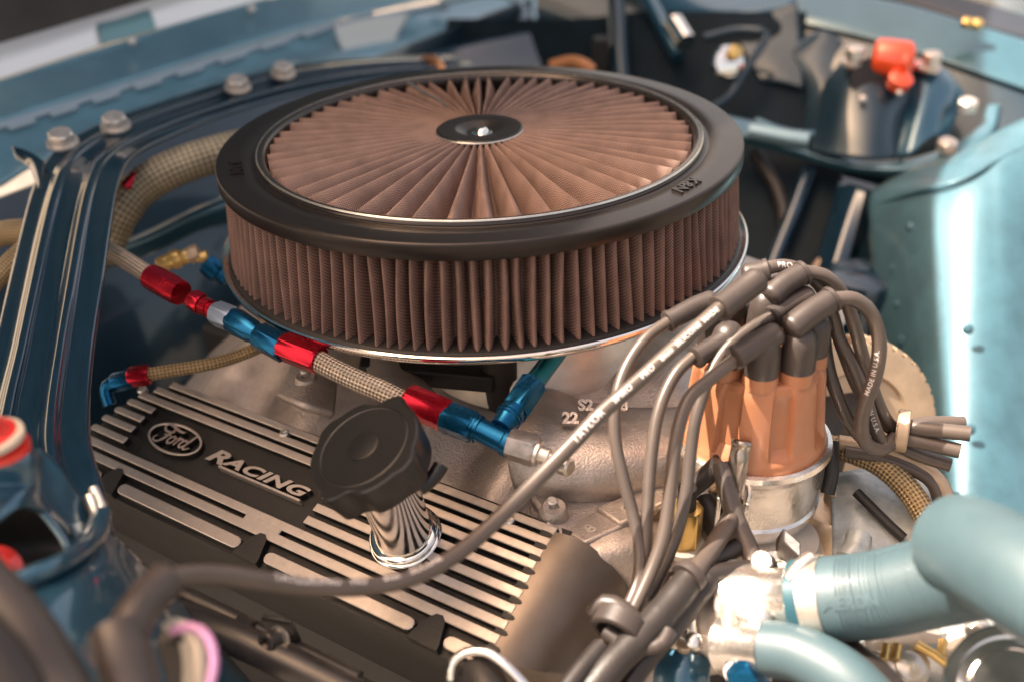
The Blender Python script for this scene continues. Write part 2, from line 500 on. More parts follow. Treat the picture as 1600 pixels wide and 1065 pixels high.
# closed outer ends of the folds
b0 = len(mb.v)
for a in range(A_):
    q = mb.v[(len(rad) - 1) * A_ + a]
    mb.v.append(Vector((q.x * 1.003, q.y * 1.003, -2.5)))
for a in range(A_):
    a2 = (a + 1) % A_; r0 = (len(rad) - 1) * A_
    mb.face((r0 + a, b0 + a, b0 + a2, r0 + a2), [(0, a / 18.), (1.2, a / 18.), (1.2, (a + 1) / 18.), (0, (a + 1) / 18.)])
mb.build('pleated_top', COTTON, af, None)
lathe('pleat_tray', Vector((0, 0, -2.7)), Zup, [(0, 2), (0, 14.8), (2.4, 14.8)], DARK, af, 64, 40, True, False)
# metal clip on one fold at the back
ca = R_(113)
p1 = Vector((14.1 * math.cos(ca), 14.1 * math.sin(ca), 0.22)); p2 = Vector((5.5 * math.cos(ca), 5.5 * math.sin(ca), 0.62))
mb = MB(); tube_into(mb, [(p1.lerp(p2, i / 12) + Vector((0.1 * math.sin(i), 0, 0)), 0.13 * (1 - 0.05 * i)) for i in range(13)], 8)
mb.build('seam_strip', STEEL, af)
hub = lathe('hub', O0, Zup, [(0.28, 2.3), (0.3, 2.85), (0.42, 2.97), (0.55, 2.96), (0.62, 2.86), (0.62, 1.75), (0.56, 1.55), (0.34, 1.1), (0.26, 0.85), (0.3, 0.0)], LID, af, 72, 30, False, False)
lathe('hub_rim', O0, Zup, [(0.34, 2.95), (0.42, 3.03), (0.50, 3.03), (0.55, 2.98)], STEEL, af, 72, 60, False, False)
lathe('centre_nut', Vector((0.15, -0.2, 0.2)), Zup, [(0, 0.75), (0.12, 0.72), (0.16, 0.5), (0.3, 0.46), (0.42, 0.34), (0.48, 0.12)], CHROME, af, 24, 50)
# pleated side
NS = 130
mb = MB(); B_ = NS * 12
zs = [-0.7, -0.95, -1.4, -2.0, -2.7, -3.4, -4.1, -4.8, -5.4, -5.95, -6.35, -6.65]
wob = [[random.uniform(-1, 1) for _ in range(4)] for _ in range(NS)]
for i, z in enumerate(zs):
    fz = (z + 0.7) / -5.95
    for a in range(B_):
        ph = a / B_ * NS; k = int(ph); q = ph - k
        ridge = math.sin(math.pi * q) ** 0.95
        wv = wob[k]
        th = 2 * math.pi * ph / NS + 0.008 * (wv[0] * math.sin(fz * 3.1 + wv[1] * 3) + 0.7 * wv[2] * fz)
        r = 15.85 + 0.5 * fz + 1.6 * ridge * (1 - 0.06 * abs(wv[3])) 
        mb.v.append(Vector((r * math.cos(th), r * math.sin(th), z)))
for i in range(len(zs) - 1):
    for a in range(B_):
        a2 = (a + 1) % B_
        mb.face((i * B_ + a, (i + 1) * B_ + a, (i + 1) * B_ + a2, i * B_ + a2),
                [(zs[i], a / 12 * 2.1), (zs[i + 1], a / 12 * 2.1), (zs[i + 1], (a + 1) / 12 * 2.1), (zs[i], (a + 1) / 12 * 2.1)])
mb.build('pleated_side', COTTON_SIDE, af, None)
lathe('bottom_seal', O0, Zup, [(-6.45, 15.6), (-6.45, 16.6), (-6.5, 17.5), (-6.6, 18.0), (-6.9, 18.05), (-6.9, 16.0)], RUBBER, af, 160, 50, False, False)
lathe('base_plate', O0, Zup, [(-6.8, 5), (-6.82, 17.9), (-6.70, 18.2), (-6.62, 18.4), (-6.68, 18.52), (-6.85, 18.55), (-7.05, 18.48), (-7.22, 18.25), (-7.36, 17.6), (-7.7, 15.8), (-8.4, 13), (-8.7, 9), (-8.7, 5)], CHROME, af, 192, 40, False, False)
# embossed lettering on the lid, twice
def lid_text(cang, flip=1):
    c0, s0 = math.cos(cang), math.sin(cang)
    rr = 16.45
    ctr = Vector((rr * c0, rr * s0, 0.1))
    ex = Vector((-s0, c0, 0)) * flip; ey = -Vector((c0, s0, 0)) * flip
    return lambda x, y, z: ctr + ex * (x - 0.95) + ey * (y - 0.38) + Vector((0, 0, z * 1.0 + 0.0))
for cang, fl in ((R_(194), 1), (R_(-41.5), -1)):
    text_on('lid_lettering', 'K&N', 1.15, lid_text(cang, fl), LID, af, extrude=0.10, bold=0.035, shear=0.25)

# ---------------------------------------------------------------- carburettor and things right under the filter
cb = thing('carburettor', 'dark carburettor under the air filter base', 'carburettor')
mb = MB()
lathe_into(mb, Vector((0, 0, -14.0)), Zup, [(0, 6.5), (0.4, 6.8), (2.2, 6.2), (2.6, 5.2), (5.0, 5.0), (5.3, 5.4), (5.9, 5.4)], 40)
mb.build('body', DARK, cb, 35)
c_ = P(782, 600, 66)
lathe('throttle_shaft', c_ + Vector((0, 0, -1.5)), Zup, [(0, 1.05), (2.2, 1.05), (2.25, 1.25), (4.2, 1.25)], RUBBER, cb, 24)
mb = MB(); boxm(mb, P(560, 572, 66), P(770, 590, 64) - P(560, 572, 66), Vector((0, 2, 0)), Vector((0, 0, -1.2)))
mb.build('linkage_arm', DARK, cb, 35, 0.15)

# ---------------------------------------------------------------- intake manifold (cast)
im = thing('intake_manifold', 'sand cast aluminium intake manifold between the ribbed cover and the filter', 'intake manifold')
def mz(l, s):
    """height of the casting over the engine plane"""
    d = max(0.0, -s - 5.0)
    z = -12.2 - 0.36 * d - 0.012 * d * d
    run = 0
    for c, wdt in ((-13.5, 2.4), (-5.0, 2.4), (3.6, 2.6), (11.0, 2.2)):
        t = (l - c - 0.12 * (s + 8)) / wdt
        run = max(run, math.exp(-t * t * 1.3))
    fade = min(1, max(0, (-s - 4.0) / 3.0))
    z += 1.9 * (run - 0.75) * fade
    # front part slopes down
    if l > 14: z -= 0.10 * (l - 14) ** 1.5
    if l < -15: z -= 0.35 * (-15 - l) ** 1.3
    z += 0.25 * noise.noise(Vector((l * 0.35, s * 0.35, 2)))
    return z
mb = MB(); n1, n2 = 120, 60
for i in range(n1 + 1):
    l = -23 + 46 * i / n1
    for j in range(n2 + 1):
        s = -19 + 34 * j / n2
        mb.v.append(EU(l, s, mz(l, s)))
for i in range(n1):
    for j in range(n2):
        a = i * (n2 + 1) + j
        mb.face((a, a + 1, a + n2 + 2, a + n2 + 1))
mb.build('casting', CAST, im, None, solid=0.4)
# carburettor pad
pc = P(880, 640, 64.5)
lathe('carburettor_pad', Vector((3.2, -5.5, -12.8)), Zup, [(-1, 8.2), (0.6, 7.9), (1.0, 7.6), (3.0, 7.45), (3.25, 7.2), (3.3, 5.0)], CASTB, im, 96, 50)
# raised foundry characters and bosses, laid on the casting
def mtext(s_, size, l0, s0, name='cast_lettering'):
    def fn(x, y, z):
        l, s = l0 + x, s0 + y
        return EU(l, s, mz(l, s) + 0.22 + z)
    return text_on(name, s_, size, fn, CASTB, im, extrude=0.09, bold=0.03)
def locate(px, py, z0=-14.0):
    """engine coordinates of the casting point seen at a photo point"""
    z = z0
    for _ in range(12):
        p = onplane(px, py, Vector((0, 0, z)), Vector((0, 0, 1)))
        l, s = p.dot(E_AX), p.dot(S_AX)
        z = 0.5 * z + 0.5 * mz(l, s)
    return l, s, mz(l, s)
def surf_text(s_, size, px, py, qx, qy, depth, name='cast_lettering'):
    """lettering standing on a small cast pad running from (px,py) to (qx,qy)"""
    a = P(px, py, depth); b = P(qx, qy, depth)
    X = (b - a).normalized(); N = Vector((0, -0.55, 0.83)); N = (N - X * N.dot(X)).normalized(); Y = N.cross(X)
    return text_on(name, s_, size, lambda x, y, z: a + X * x + Y * y + N * z, CAST, im, extrude=0.22, bold=0.045)
# water crossover at the front end of the casting, carries the foundry text
def casting_sheet(name, rows, th=0.5, m=None):
    return sheet(name, rows, m or CAST, im, th, 8, 8)
casting_sheet('water_crossover', [
    [(800, 640, 63), (850, 612, 64.5), (900, 628, 64.5), (960, 640, 64), (1020, 642, 64), (1090, 640, 64.5)],
    [(790, 668, 60.5), (850, 650, 61), (905, 660, 61), (965, 668, 61), (1030, 672, 61), (1100, 668, 62)],
    [(790, 700, 59), (850, 700, 59), (910, 706, 59), (970, 708, 59), (1035, 705, 59.5), (1100, 700, 60)],
    [(800, 745, 59), (860, 750, 58.6), (920, 752, 58.6), (980, 748, 59), (1040, 742, 59.5), (1100, 730, 60)],
    [(815, 770, 60), (870, 778, 59.6), (925, 780, 59.6), (985, 772, 60), (1045, 764, 60.5), (1100, 760, 61)],
])
casting_sheet('front_flange', [
    [(828, 775, 59.5), (880, 780, 59.8), (940, 776, 60), (1000, 768, 60.5), (1090, 765, 61.5)],
    [(850, 810, 58), (890, 815, 58.4), (945, 805, 59), (1010, 795, 60), (1090, 800, 61)],
    [(865, 850, 57.5), (905, 852, 57), (965, 830, 57.5), (1030, 815, 59), (1090, 840, 60)],
    [(900, 905, 58), (925, 880, 56.6), (985, 860, 56.6), (1050, 850, 58), (1110, 880, 59)],
    [(930, 950, 59), (950, 930, 57.5), (1005, 905, 57), (1070, 890, 58), (1130, 930, 58.5)],
])
surf_text('S2  O 8', 0.95, 903, 642, 1060, 642, 60.8)
surf_text('22  O  8', 0.95, 878, 662, 1060, 664, 59.6)
# raised letter blocks
def block(px, py, ch, d):
    o = P(px, py, d)
    X = (P(px + 62, py - 26, d + 0.9) - o); Y = (P(px - 38, py - 26, d + 1.6) - o)
    N = X.cross(Y).normalized()
    if N.z < 0: N = -N
    mb = MB(); boxm(mb, o - N * 0.55, X, Y, N * 0.6)
    mb.build('letter_block', CAST, im, 35, 0.16)
    Xn, Yn = X.normalized(), Y.normalized()
    text_on('cast_letter', ch, 1.05, lambda x, y, z: o + X * 0.30 + Y * 0.22 + Xn * x + Yn * y + N * (0.08 + z), CASTB, im, extrude=0.06, bold=0.03)
block(912, 848, '8', 56.4)
block(968, 818, 'O', 57.2)
block(1022, 792, 'R', 58.2)
mb = MB(); o = P(902, 852, 56.2); boxm(mb, o, P(1060, 782, 58.6) - o, P(862, 822, 58.2) - o, Vector((0, 0.6, -2.0)))
mb.build('letter_ledge', CAST, im, 35, 0.2)
# bosses and bolts on the casting
for bx, by, bd, br in ((862, 782, 58.2, 0.75), (476, 580, 66, 0.7)):
    c_ = P(bx, by, bd)
    b = lathe('boss', c_ + Vector((0, 0, -2.2)), Vector((0.05, -0.2, 1)), [(0, br * 1.7), (1.4, br * 1.15), (2.05, br), (2.2, br * 0.85), (2.15, br * 0.4), (1.9, br * .38)], CAST, im, 36)
    lathe('stud', c_ + Vector((0, 0, -0.25)), Vector((0.05, -0.2, 1)), [(0, br * 0.42), (0.35, br * 0.42), (0.42, br * 0.3)], CASTB, b, 20)
for bx, by, bd in ((878, 726, 57.2),):
    c_ = P(bx, by, bd)
    lathe('bolt_end', c_, Vector((0.75, -0.65, 0.1)), [(0, 0.55), (0.5, 0.52), (0.62, 0.4)], STEEL, im, 24)
for nm, rows in (('runner_rib', [[(585, 545, 68), (575, 580, 66), (600, 625, 62), (620, 655, 60)], [(610, 545, 68), (605, 580, 65.2), (640, 625, 61), (665, 650, 59.5)], [(640, 548, 68), (650, 585, 66), (690, 630, 62.5), (710, 660, 61)]]),
                 ('runner_rib', [[(470, 545, 70), (455, 580, 68), (435, 620, 66)], [(500, 545, 70), (490, 585, 66.5), (470, 635, 64)], [(530, 548, 70), (525, 590, 67.5), (520, 650, 65)]])):
    sheet(nm, rows, CAST, im, 0.5)
# brass plug on the front of the casting
bp = thing('brass_fitting', 'yellow brass hex fitting standing in the front of the cast manifold', 'fitting')
c_ = P(1068, 846, 57.6)
hexnut('hex', c_, c_ + Vector((0, -0.1, 2.6)), 0.85, BRASS, bp)
lathe('collar', c_ + Vector((0, 0, -0.35)), Vector((0, -0.04, 1)), [(0, 1.25), (0.3, 1.2), (0.42, 1.0), (0.42, 0.5)], CASTB, bp, 36)
lathe('stem', c_ + Vector((0, -0.1, 2.6)), Vector((0, -0.04, 1)), [(0, 0.55), (1.4, 0.5), (1.5, 0.3)], RUBBER, bp, 24)

# ---------------------------------------------------------------- ribbed valve cover
VL = Vector((0.81500483, -0.57936958, 0.0099)); VS = Vector((0.54666925, 0.77444585, 0.31841225)); VN = VL.cross(VS)
V0 = Vector((-10.86601038, -18.51669638, -16.0))
def V(u, v, w=0.0): return V0 + VL * u + VS * v + VN * w
vc = thing('valve_cover', 'black ribbed aluminium valve cover with oval script badge and raised RACING lettering', 'valve cover')
FL = -0.50
# body: black casting under the ribs
mb = MB()
def ring(u0, u1, v0, v1, w_, r=0.9, n=5):
    out = []
    for cx_, cy_, a0 in ((u1 - r, v1 - r, 0), (u0 + r, v1 - r, 90), (u0 + r, v0 + r, 180), (u1 - r, v0 + r, 270)):
        for k in range(n + 1):
            a = R_(a0 + 90 * k / n)
            out.append(V(cx_ + r * math.cos(a), cy_ + r * math.sin(a), w_))
    return out
# the rear end is cut slanted: rows start further back towards the middle
outl = [(15.2, 4.25), (-16.6, 4.1), (-18.6, 2.6), (-19.7, 1.0), (-20.2, -1.6), (-20.3, -2.6), (-19.5, -3.9), (-17.9, -5.1), (-12, -5.2), (15.2, -5.2)]
lv = [(FL, 0.0), (FL - 0.25, 0.15), (-2.2, 0.35), (-5.5, 0.5), (-6.2, 1.3), (-6.9, 1.3)]
for w_, ex in lv:
    for (u, v) in outl:
        cx_, cy_ = -2, -0.5
        du = ex if u > 0 else -ex; dv = ex if v > 0 else -ex
        mb.v.append(V(u + (du if u < 0 else 0), v + dv, w_))
n_o = len(outl)
for i in range(len(lv) - 1):
    for k in range(n_o):
        k2 = (k + 1) % n_o
        mb.face((i * n_o + k, i * n_o + k2, (i + 1) * n_o + k2, (i + 1) * n_o + k))
mb.face(list(range(n_o)))
mb.build('body', COVERB, vc, 30)
# ribs: machined top, black flanks
def rib(u0, u1, v, wd=0.52, round0=False, round1=False, name='rib', w1=0.0, v1=None):
    mb = MB()
    v1 = v if v1 is None else v1
    pts = []
    h = wd / 2
    def endc(u, vv, sg, rd):
        if rd:
            return [(u - sg * h + sg * h * math.cos(a), vv + h * math.sin(a)) for a in [R_(t) for t in ((-90, -54, -18, 18, 54, 90) if sg > 0 else (90, 54, 18, -18, -54, -90))]]
        return [(u, vv - h), (u, vv + h)] if sg > 0 else [(u, vv + h), (u, vv - h)]
    pts = endc(u1, v1, 1, round1) + endc(u0, v, -1, round0)
    n = len(pts); c = 0.05
    cu, cv = (u0 + u1) / 2, v
    top = [V(a + (c if a < cu else -c), b + (c if b < cv else -c), w1) for a, b in pts]
    mid = [V(a, b, w1 - c) for a, b in pts]
    bot = [V(a, b, FL - 0.1) for a, b in pts]
    mb.v = top + mid + bot
    mb.face(range(n), None, 0)
    for k in range(n):
        k2 = (k + 1) % n
        mb.face((k, k2, n + k2, n + k), None, 0)
        mb.face((n + k, n + k2, 2 * n + k2, 2 * n + k), None, 1)
    return mb.build(name, [MACH, COVERB], vc, 20)
ROWS = [3.68, 2.90, 2.12, 1.32, 0.42, -0.50, -1.45, -2.40, -3.32]
rib(-17.05, 14.6, 3.68, 0.50, name='rib'); rib(-17.9, 14.6, 2.90, 0.50); rib(-18.7, 14.6, 2.12, 0.52)
for v, ul, ur, u2 in ((1.32, -19.2, -16.5, 14.6), (0.42, -19.6, -16.7, 14.7), (-0.50, -19.95, -16.7, 14.8), (-1.45, -20.1, -16.5, 14.9)):
    rib(ul, ur, v, 0.5, round0=True)
    rib(-0.02, u2, v, 0.54)
rib(-20.0, 15.0, -2.42, 0.56, round0=True)
rib(-19.4, 15.0, -3.30, 0.60, round0=True)
rib(-3.9, -0.9, -2.86, 0.45, name='cross_band')
for a, b in ((-13.9, -2.8), (-0.75, 10.3)):
    rib(a, b, -4.52, 0.78, True, True)
rib(-17.9, -15.85, -4.5, 0.78, False, True); rib(12.3, 15.0, -4.5, 0.78, True, False)
for u in (-14.9, -1.85, 11.3):           # black bolt pockets
    mb = MB()
    pts = [(u - 0.98, -5.22), (u - 0.95, -4.9), (u - 0.75, -4.3), (u - 0.5, -3.75), (u - 0.2, -3.4), (u + 0.2, -3.35), (u + 0.5, -3.6), (u + 0.7, -4.2), (u + 0.95, -4.9), (u + 0.98, -5.22)]
    n = len(pts)
    mb.v = [V(a, b, 0.02) for a, b in pts] + [V(a, b, -0.6) for a, b in pts]
    mb.face(range(n))
    for k in range(n):
        k2 = (k + 1) % n; mb.face((k, k2, n + k2, n + k))
    mb.build('bolt_pocket', COVERB, vc, 30)
# rounded aluminium front end; ribs run into it, the slots end in it one after the other
mb = MB(); nU, nV = 40, 44
def fe(u, v):
    t = max(0.0, (u - 14.6) / 4.9)
    half = 4.85 * (1 - 0.42 * min(1, t) ** 2.2)
    cv = -0.40 + 1.0 * min(1, t)
    q = (v - cv) / half
    w_ = -0.03 - 3.9 * t ** 2.1
    return w_, q
for i in range(nU + 1):
    for j in range(nV + 1):
        q = -1.0 + 2.0 * j / nV
        ustart = 14.0 + 0.12 * (3.7 - (-0.4 + 4.8 * q))
        t = i / nU
        u = ustart + (19.6 - ustart) * t ** 0.85
        tt = max(0.0, (u - 14.6) / 5.0)
        half = 5.0 * (1 - 0.42 * tt ** 2.4)
        cv = -0.45 + 0.95 * tt
        sgn = 1 if q > 0 else -1
        edge = max(0.0, (abs(q) - 0.82) / 0.18)
        vv = cv + half * (q if edge == 0 else sgn * (0.82 + 0.18 * (edge ** 0.6) * 0.75))
        w_ = -0.04 - 3.4 * tt ** 2.2 - 5.5 * edge ** 1.5
        mb.v.append(V(u, vv, w_))
for i in range(nU):
    for j in range(nV):
        a = i * (nV + 1) + j
        mb.face((a, a + nV + 1, a + nV + 2, a + 1))
# nose falling away at the very front
b0 = len(mb.v)
for k, (du, dw) in enumerate(((0.35, -0.8), (0.5, -2.4), (0.55, -5.5))):
    for j in range(nV + 1):
        q_ = mb.v[nU * (nV + 1) + j]
        mb.v.append(q_ + VL * du + VN * dw)
for k in range(3):
    for j in range(nV):
        r0 = nU * (nV + 1) + j if k == 0 else b0 + (k - 1) * (nV + 1) + j
        r1 = b0 + k * (nV + 1) + j
        mb.face((r0, r1, r1 + 1, r0 + 1))
mb.build('front_end', CAPAL, vc, 50)
for k in range(9):
    v = [3.30, 2.51, 1.72, 0.87, -0.04, -0.97, -1.93, -2.86, -3.80][k]
    u1 = 14.0 + 0.12 * (3.7 - v)
    mb = MB()
    h = 0.17
    pts = [(u1 - 0.25, v - h), (u1 + 0.15, v - h), (u1 + 0.42, v - h * 0.5), (u1 + 0.50, v + h * 0.2), (u1 + 0.40, v + h * 0.8), (u1 + 0.15, v + h), (u1 - 0.25, v + h)]
    mb.v = [V(a, c, 0.0) for a, c in pts] + [V(a, c, -0.35) for a, c in pts]
    n = len(pts); mb.face(range(n))
    for q in range(n): mb.face((q, (q + 1) % n, n + (q + 1) % n, n + q))
    mb.build('slot_end', COVERB, vc, 30)
# badge: oval ring and script strokes
mb = MB(); nE = 72; cu_, cv_ = -13.05, 0.02; a_, b_ = 2.42, 1.16
prof = [(0.92, FL), (0.92, -0.04), (0.94, 0.0), (0.985, 0.0), (1.0, -0.04), (1.0, FL)]
for i in range(nE):
    t = 2 * math.pi * i / nE
    for (sc, w_) in prof:
        k_ = 1 - (1 - sc) * 1.5
        mb.v.append(V(cu_ + (a_ - (1 - sc) * 2.2) * math.cos(t), cv_ + (b_ - (1 - sc) * 2.2) * math.sin(t), w_))
for i in range(nE):
    i2 = (i + 1) % nE
    for j in range(len(prof) - 1):
        mb.face((i * 6 + j, i2 * 6 + j, i2 * 6 + j + 1, i * 6 + j + 1), None, 0 if 1 <= j <= 3 else 1)
mb.build('badge_ring', [MACH, COVERB], vc, 25)
def stroke(mb, pts, wd, w1=0.0):
    q = spline([(p[0], p[1], 0.0, (p[2] if len(p) > 2 else 1.0)) for p in pts], 0.04)
    b0 = len(mb.v); n = len(q)
    for i in range(n):
        a = q[max(0, i - 1)]; b = q[min(n - 1, i + 1)]
        tx, ty = b[0] - a[0], b[1] - a[1]; l = math.hypot(tx, ty) or 1
        nx, ny = -ty / l, tx / l
        h = wd * q[i][3] / 2
        for sg, w_ in ((-1, FL), (-1, w1), (1, w1), (1, FL)):
            mb.v.append(V(cu_ + q[i][0] + nx * h * sg, cv_ + q[i][1] + ny * h * sg, w_))
    for i in range(n - 1):
        for j, m_ in ((0, 1), (1, 0), (2, 1)):
            a = b0 + i * 4 + j; mb.face((a, a + 4, a + 5, a + 1), None, m_)
    mb.face([b0 + k for k in range(4)], None, 1); mb.face([b0 + (n - 1) * 4 + k for k in range(4)], None, 1)
mb = MB()
W_ = 0.15
# capital with its swash
stroke(mb, [(-0.35, 0.42, .6), (-0.75, 0.30), (-1.15, 0.32), (-1.42, 0.55), (-1.30, 0.80, 1.1), (-0.9, 0.82, 1.3), (-0.3, 0.66, 1.4), (0.25, 0.62, 1.0), (0.45, 0.74, .5)], W_)
stroke(mb, [(-0.45, 0.66, .9), (-0.62, 0.2, 1.3), (-0.82, -0.28, 1.4), (-1.10, -0.62, 1.1), (-1.45, -0.66, .9), (-1.62, -0.42, .7), (-1.45, -0.22, .5)], W_)
stroke(mb, [(-1.0, 0.02, .6), (-0.72, 0.06, 1), (-0.40, 0.10, .7)], W_)
# o
stroke(mb, [(-0.10, 0.12), (-0.30, -0.02), (-0.38, -0.30), (-0.24, -0.48), (-0.02, -0.38), (0.10, -0.12), (0.02, 0.10), (-0.14, 0.10), (0.12, 0.02, .7), (0.30, 0.10, .7)], W_)
# r
stroke(mb, [(0.30, 0.12, .7), (0.38, 0.20), (0.42, 0.04), (0.30, -0.45, 1.2)], W_)
stroke(mb, [(0.36, -0.18, .7), (0.50, 0.08), (0.68, 0.16), (0.78, 0.04, .8)], W_)
# d
stroke(mb, [(1.22, 0.06), (1.0, 0.16), (0.80, 0.0), (0.72, -0.28), (0.88, -0.45), (1.10, -0.26), (1.26, 0.10)], W_)
stroke(mb, [(1.55, 0.78, .8), (1.38, 0.40, 1.1), (1.18, -0.24, 1.2), (1.26, -0.46), (1.46, -0.40, .8), (1.62, -0.22, .5)], W_)
mb.build('badge_script', [MACH, COVERB], vc, 25)
# raised lettering and its underline
def vfn(u0, v0, sl=0.0, wtop=0.0):
    return lambda x, y, z: V(u0 + x, v0 + y + sl * x, wtop - 0.12 + z)
def vtext(s_, size, u0, v0, spacing=1.0, bold=0.05, width=1.0):
    Vt, Ft = text_mesh(s_, size, 0.2, bold, 0.35, spacing)
    sx = width / max(v.x for v in Vt)
    mb = MB(); mb.v = [V(u0 + v.x * sx, v0 + v.y, -0.2 + v.z) for v in Vt]
    for f in Ft:
        zz = all(Vt[i].z > 0.19 for i in f)
        mb.face(f, None, 0 if zz else 1)
    mb.build('raised_lettering', [MACH, COVERB], vc, 25)
    return max(v.x for v in Vt) * sx
vtext('R', 1.34, -9.75, -0.40, bold=0.05, width=1.75)
vtext('ACING', 1.02, -8.15, -0.30, 1.06, 0.04, width=7.15)
mb = MB()
for a, b, c, d in ((-8.3, -1.2, -0.62, -0.47),):
    boxm(mb, V(a, c, FL), VL * (b - a), VS * (d - c), VN * (-FL))
mb.build('underline', MACH, vc, 25)
for u, v in ((-18.87, 2.45), (-5.74, 3.30), (11.71, 3.30)):
    b = lathe('cover_screw', V(u, v, -0.3), VN, [(0, 0.34), (0.34, 0.34), (0.42, 0.26), (0.42, 0.15), (0.3, 0.12)], STEEL, vc, 20)

# ---------------------------------------------------------------- oil filler: chrome neck and black lobed cap
nk = thing('oil_filler', 'chrome oil filler neck with black lobed plastic cap on the ribbed cover', 'oil filler')
base = onplane(634, 838, V0, VN)
cc = P(567, 696, 52.0)
cN = Vector((-0.3577, -0.2156, 0.9100)).normalized()
ax = (cc - cN * 2.0 - base).normalized()
hN = 4.6
lathe('flange', base, VN, [(-0.2, 2.05), (0.06, 2.15), (0.12, 2.12), (0.16, 1.92), (0.32, 1.90), (0.38, 2.0), (0.5, 2.03), (0.6, 1.92), (0.64, 1.6)], CHROME, nk, 64, 60)
lathe('tube', base, ax, [(0.3, 1.78), (0.8, 1.70), (1.6, 1.62), (2.4, 1.62), ((cc - cN * 1.6 - base).length, 1.66)], CHROME, nk, 64, 60)
oc = None
ex = (Vector((1, 0, 0)) - cN * cN.x).normalized(); ey = cN.cross(ex)
mb = MB(); nL = 120
def lobe(a):
    r = 3.12
    for c0, wdt, amp in ((R_(58), 0.20, 0.30), (R_(137), 0.20, 0.22), (R_(238), 0.20, 0.34), (R_(322), 0.20, 0.26)):
        d = (a - c0 + math.pi) % (2 * math.pi) - math.pi
        r += amp * math.exp(-(d / wdt) ** 4 * 0.8) 
    for c0 in (R_(255), R_(75)):
        d = (a - c0 + math.pi) % (2 * math.pi) - math.pi
        r -= 0.28 * math.exp(-(d / 0.25) ** 4)
    return r
prof = [(-2.1, 0.2), (-2.1, 0.86), (-2.0, 0.93), (-0.25, 1.0), (-0.08, 0.985), (0.0, 0.95), (-0.02, 0.6), (-0.04, 0.0)]
for w_, sc in prof:
    for k in range(nL):
        a = 2 * math.pi * k / nL
        r = 0.01 if sc == 0 else lobe(a) * sc
        mb.v.append(cc + ex * r * math.cos(a) + ey * r * math.sin(a) + cN * w_)
for i in range(len(prof) - 1):
    for k in range(nL):
        k2 = (k + 1) % nL
        mb.face((i * nL + k, i * nL + k2, (i + 1) * nL + k2, (i + 1) * nL + k))
mb.face(range(nL))
oc = mb.build('cap', PLASTIC, nk, 32)
lathe('moulded_ring', cc, cN, [(-0.05, 2.35), (0.03, 2.38), (0.05, 2.46), (0.03, 2.54), (-0.05, 2.57)], PLASTIC, oc, 72, 60, False, False)
lathe('moulded_disc', cc, cN, [(-0.03, 0.9), (0.03, 0.88), (0.05, 0.8), (0.05, 0.0)], PLASTIC, oc, 40, 40, False, False)
lathe('cap_collar', cc - cN * 2.8, cN, [(0, 1.7), (0, 2.0), (0.7, 2.1), (0.8, 1.2)], PLASTIC, oc, 40)
tl, _ = tube('side_tab', [(655, 762, 52.6), (672, 750, 52.8), (684, 735, 53.0), (689, 726, 53.1)], 0.42, PLASTIC, oc, seg=12)

# ---------------------------------------------------------------- fuel line with anodised fittings
fu = thing('fuel_line', 'braided fuel line with red and blue fittings running under the air filter rim', 'fuel line')
FS = 0.78
def flathe(n_, o_, a_, prof, *ar, **kw):
    return lathe(n_, o_, a_, [(p[0],) + tuple(x * FS for x in p[1:]) for p in prof], *ar, **kw)
def seg_pt(a, b, t): return tuple(x + (y - x) * t for x, y in zip(a, b))
A1, A2 = (150, 380, 76), (238, 434, 67)
tube('braided_hose', [(60, 345, 85), (110, 362, 80), A1, (195, 406, 71), A2], 0.62, BRAID, fu, seg=20)
def fit(a, b, ap, m, name='hex_nut', kind='hex'):
    pa, pb = P(*a), P(*b)
    if kind == 'hex': return hexnut(name, pa, pb, ap * FS, m, fu)
    return flathe(name, pa, pb - pa, [(0, ap), ((pb - pa).length, ap)], m, fu, 36)
def onl(x0, x1, L0, L1):
    return None
Ls, Le = (235, 432, 66.8), (345, 492, 63.8)
def q(t): return seg_pt(Ls, Le, t)
pa, pb = P(*q(0)), P(*q(0.62))
flathe('red_socket', pa, pb - pa, [(0, 0.95), (0.06, 1.08), (0.5, 1.14, 1.06), (2.4, 1.2, 1.02), (3.0, 1.05, 1.02), (3.05, 0.75)], REDA, fu, 48, 28)
fit(q(0.60), q(0.74), 0.80, REDA, 'red_nut'); 
pa, pb = P(*q(0.74)), P(*q(1.0))
flathe('red_barrel', pa, pb - pa, [(0, 0.62), (0.1, 0.76), (0.7, 0.76), (0.75, 0.62), (0.9, 0.62), (0.95, 0.7), (1.9, 0.68)], REDA, fu, 36, 30)
fit((338, 489, 63.9), (366, 500, 63.0), 0.92, GREYHEX, 'grey_hex_nut')
pa, pb = P(362, 499, 63.2), P(415, 530, 61.6)
flathe('blue_adapter', pa, pb - pa, [(0, 0.8), (0.1, 1.02), (0.5, 1.08), (1.9, 0.95), (2.3, 0.75), (2.6, 0.72)], BLUEA, fu, 40, 30)
fit((405, 524, 61.9), (446, 546, 60.8), 0.98, BLUEA, 'blue_hex_nut')
fit((442, 540, 60.9), (500, 562, 59.8), 1.0, REDA, 'red_hex_nut')
tube('braided_hose', [(494, 562, 59.9), (545, 588, 59.0), (600, 612, 58.2), (645, 634, 57.7)], 0.64, BRAID, fu, seg=24)
fit((636, 624, 57.7), (700, 650, 56.8), 1.06, REDA, 'red_hex_nut')
fit((694, 650, 56.8), (742, 668, 56.2), 1.02, BLUEA, 'blue_hex_nut')
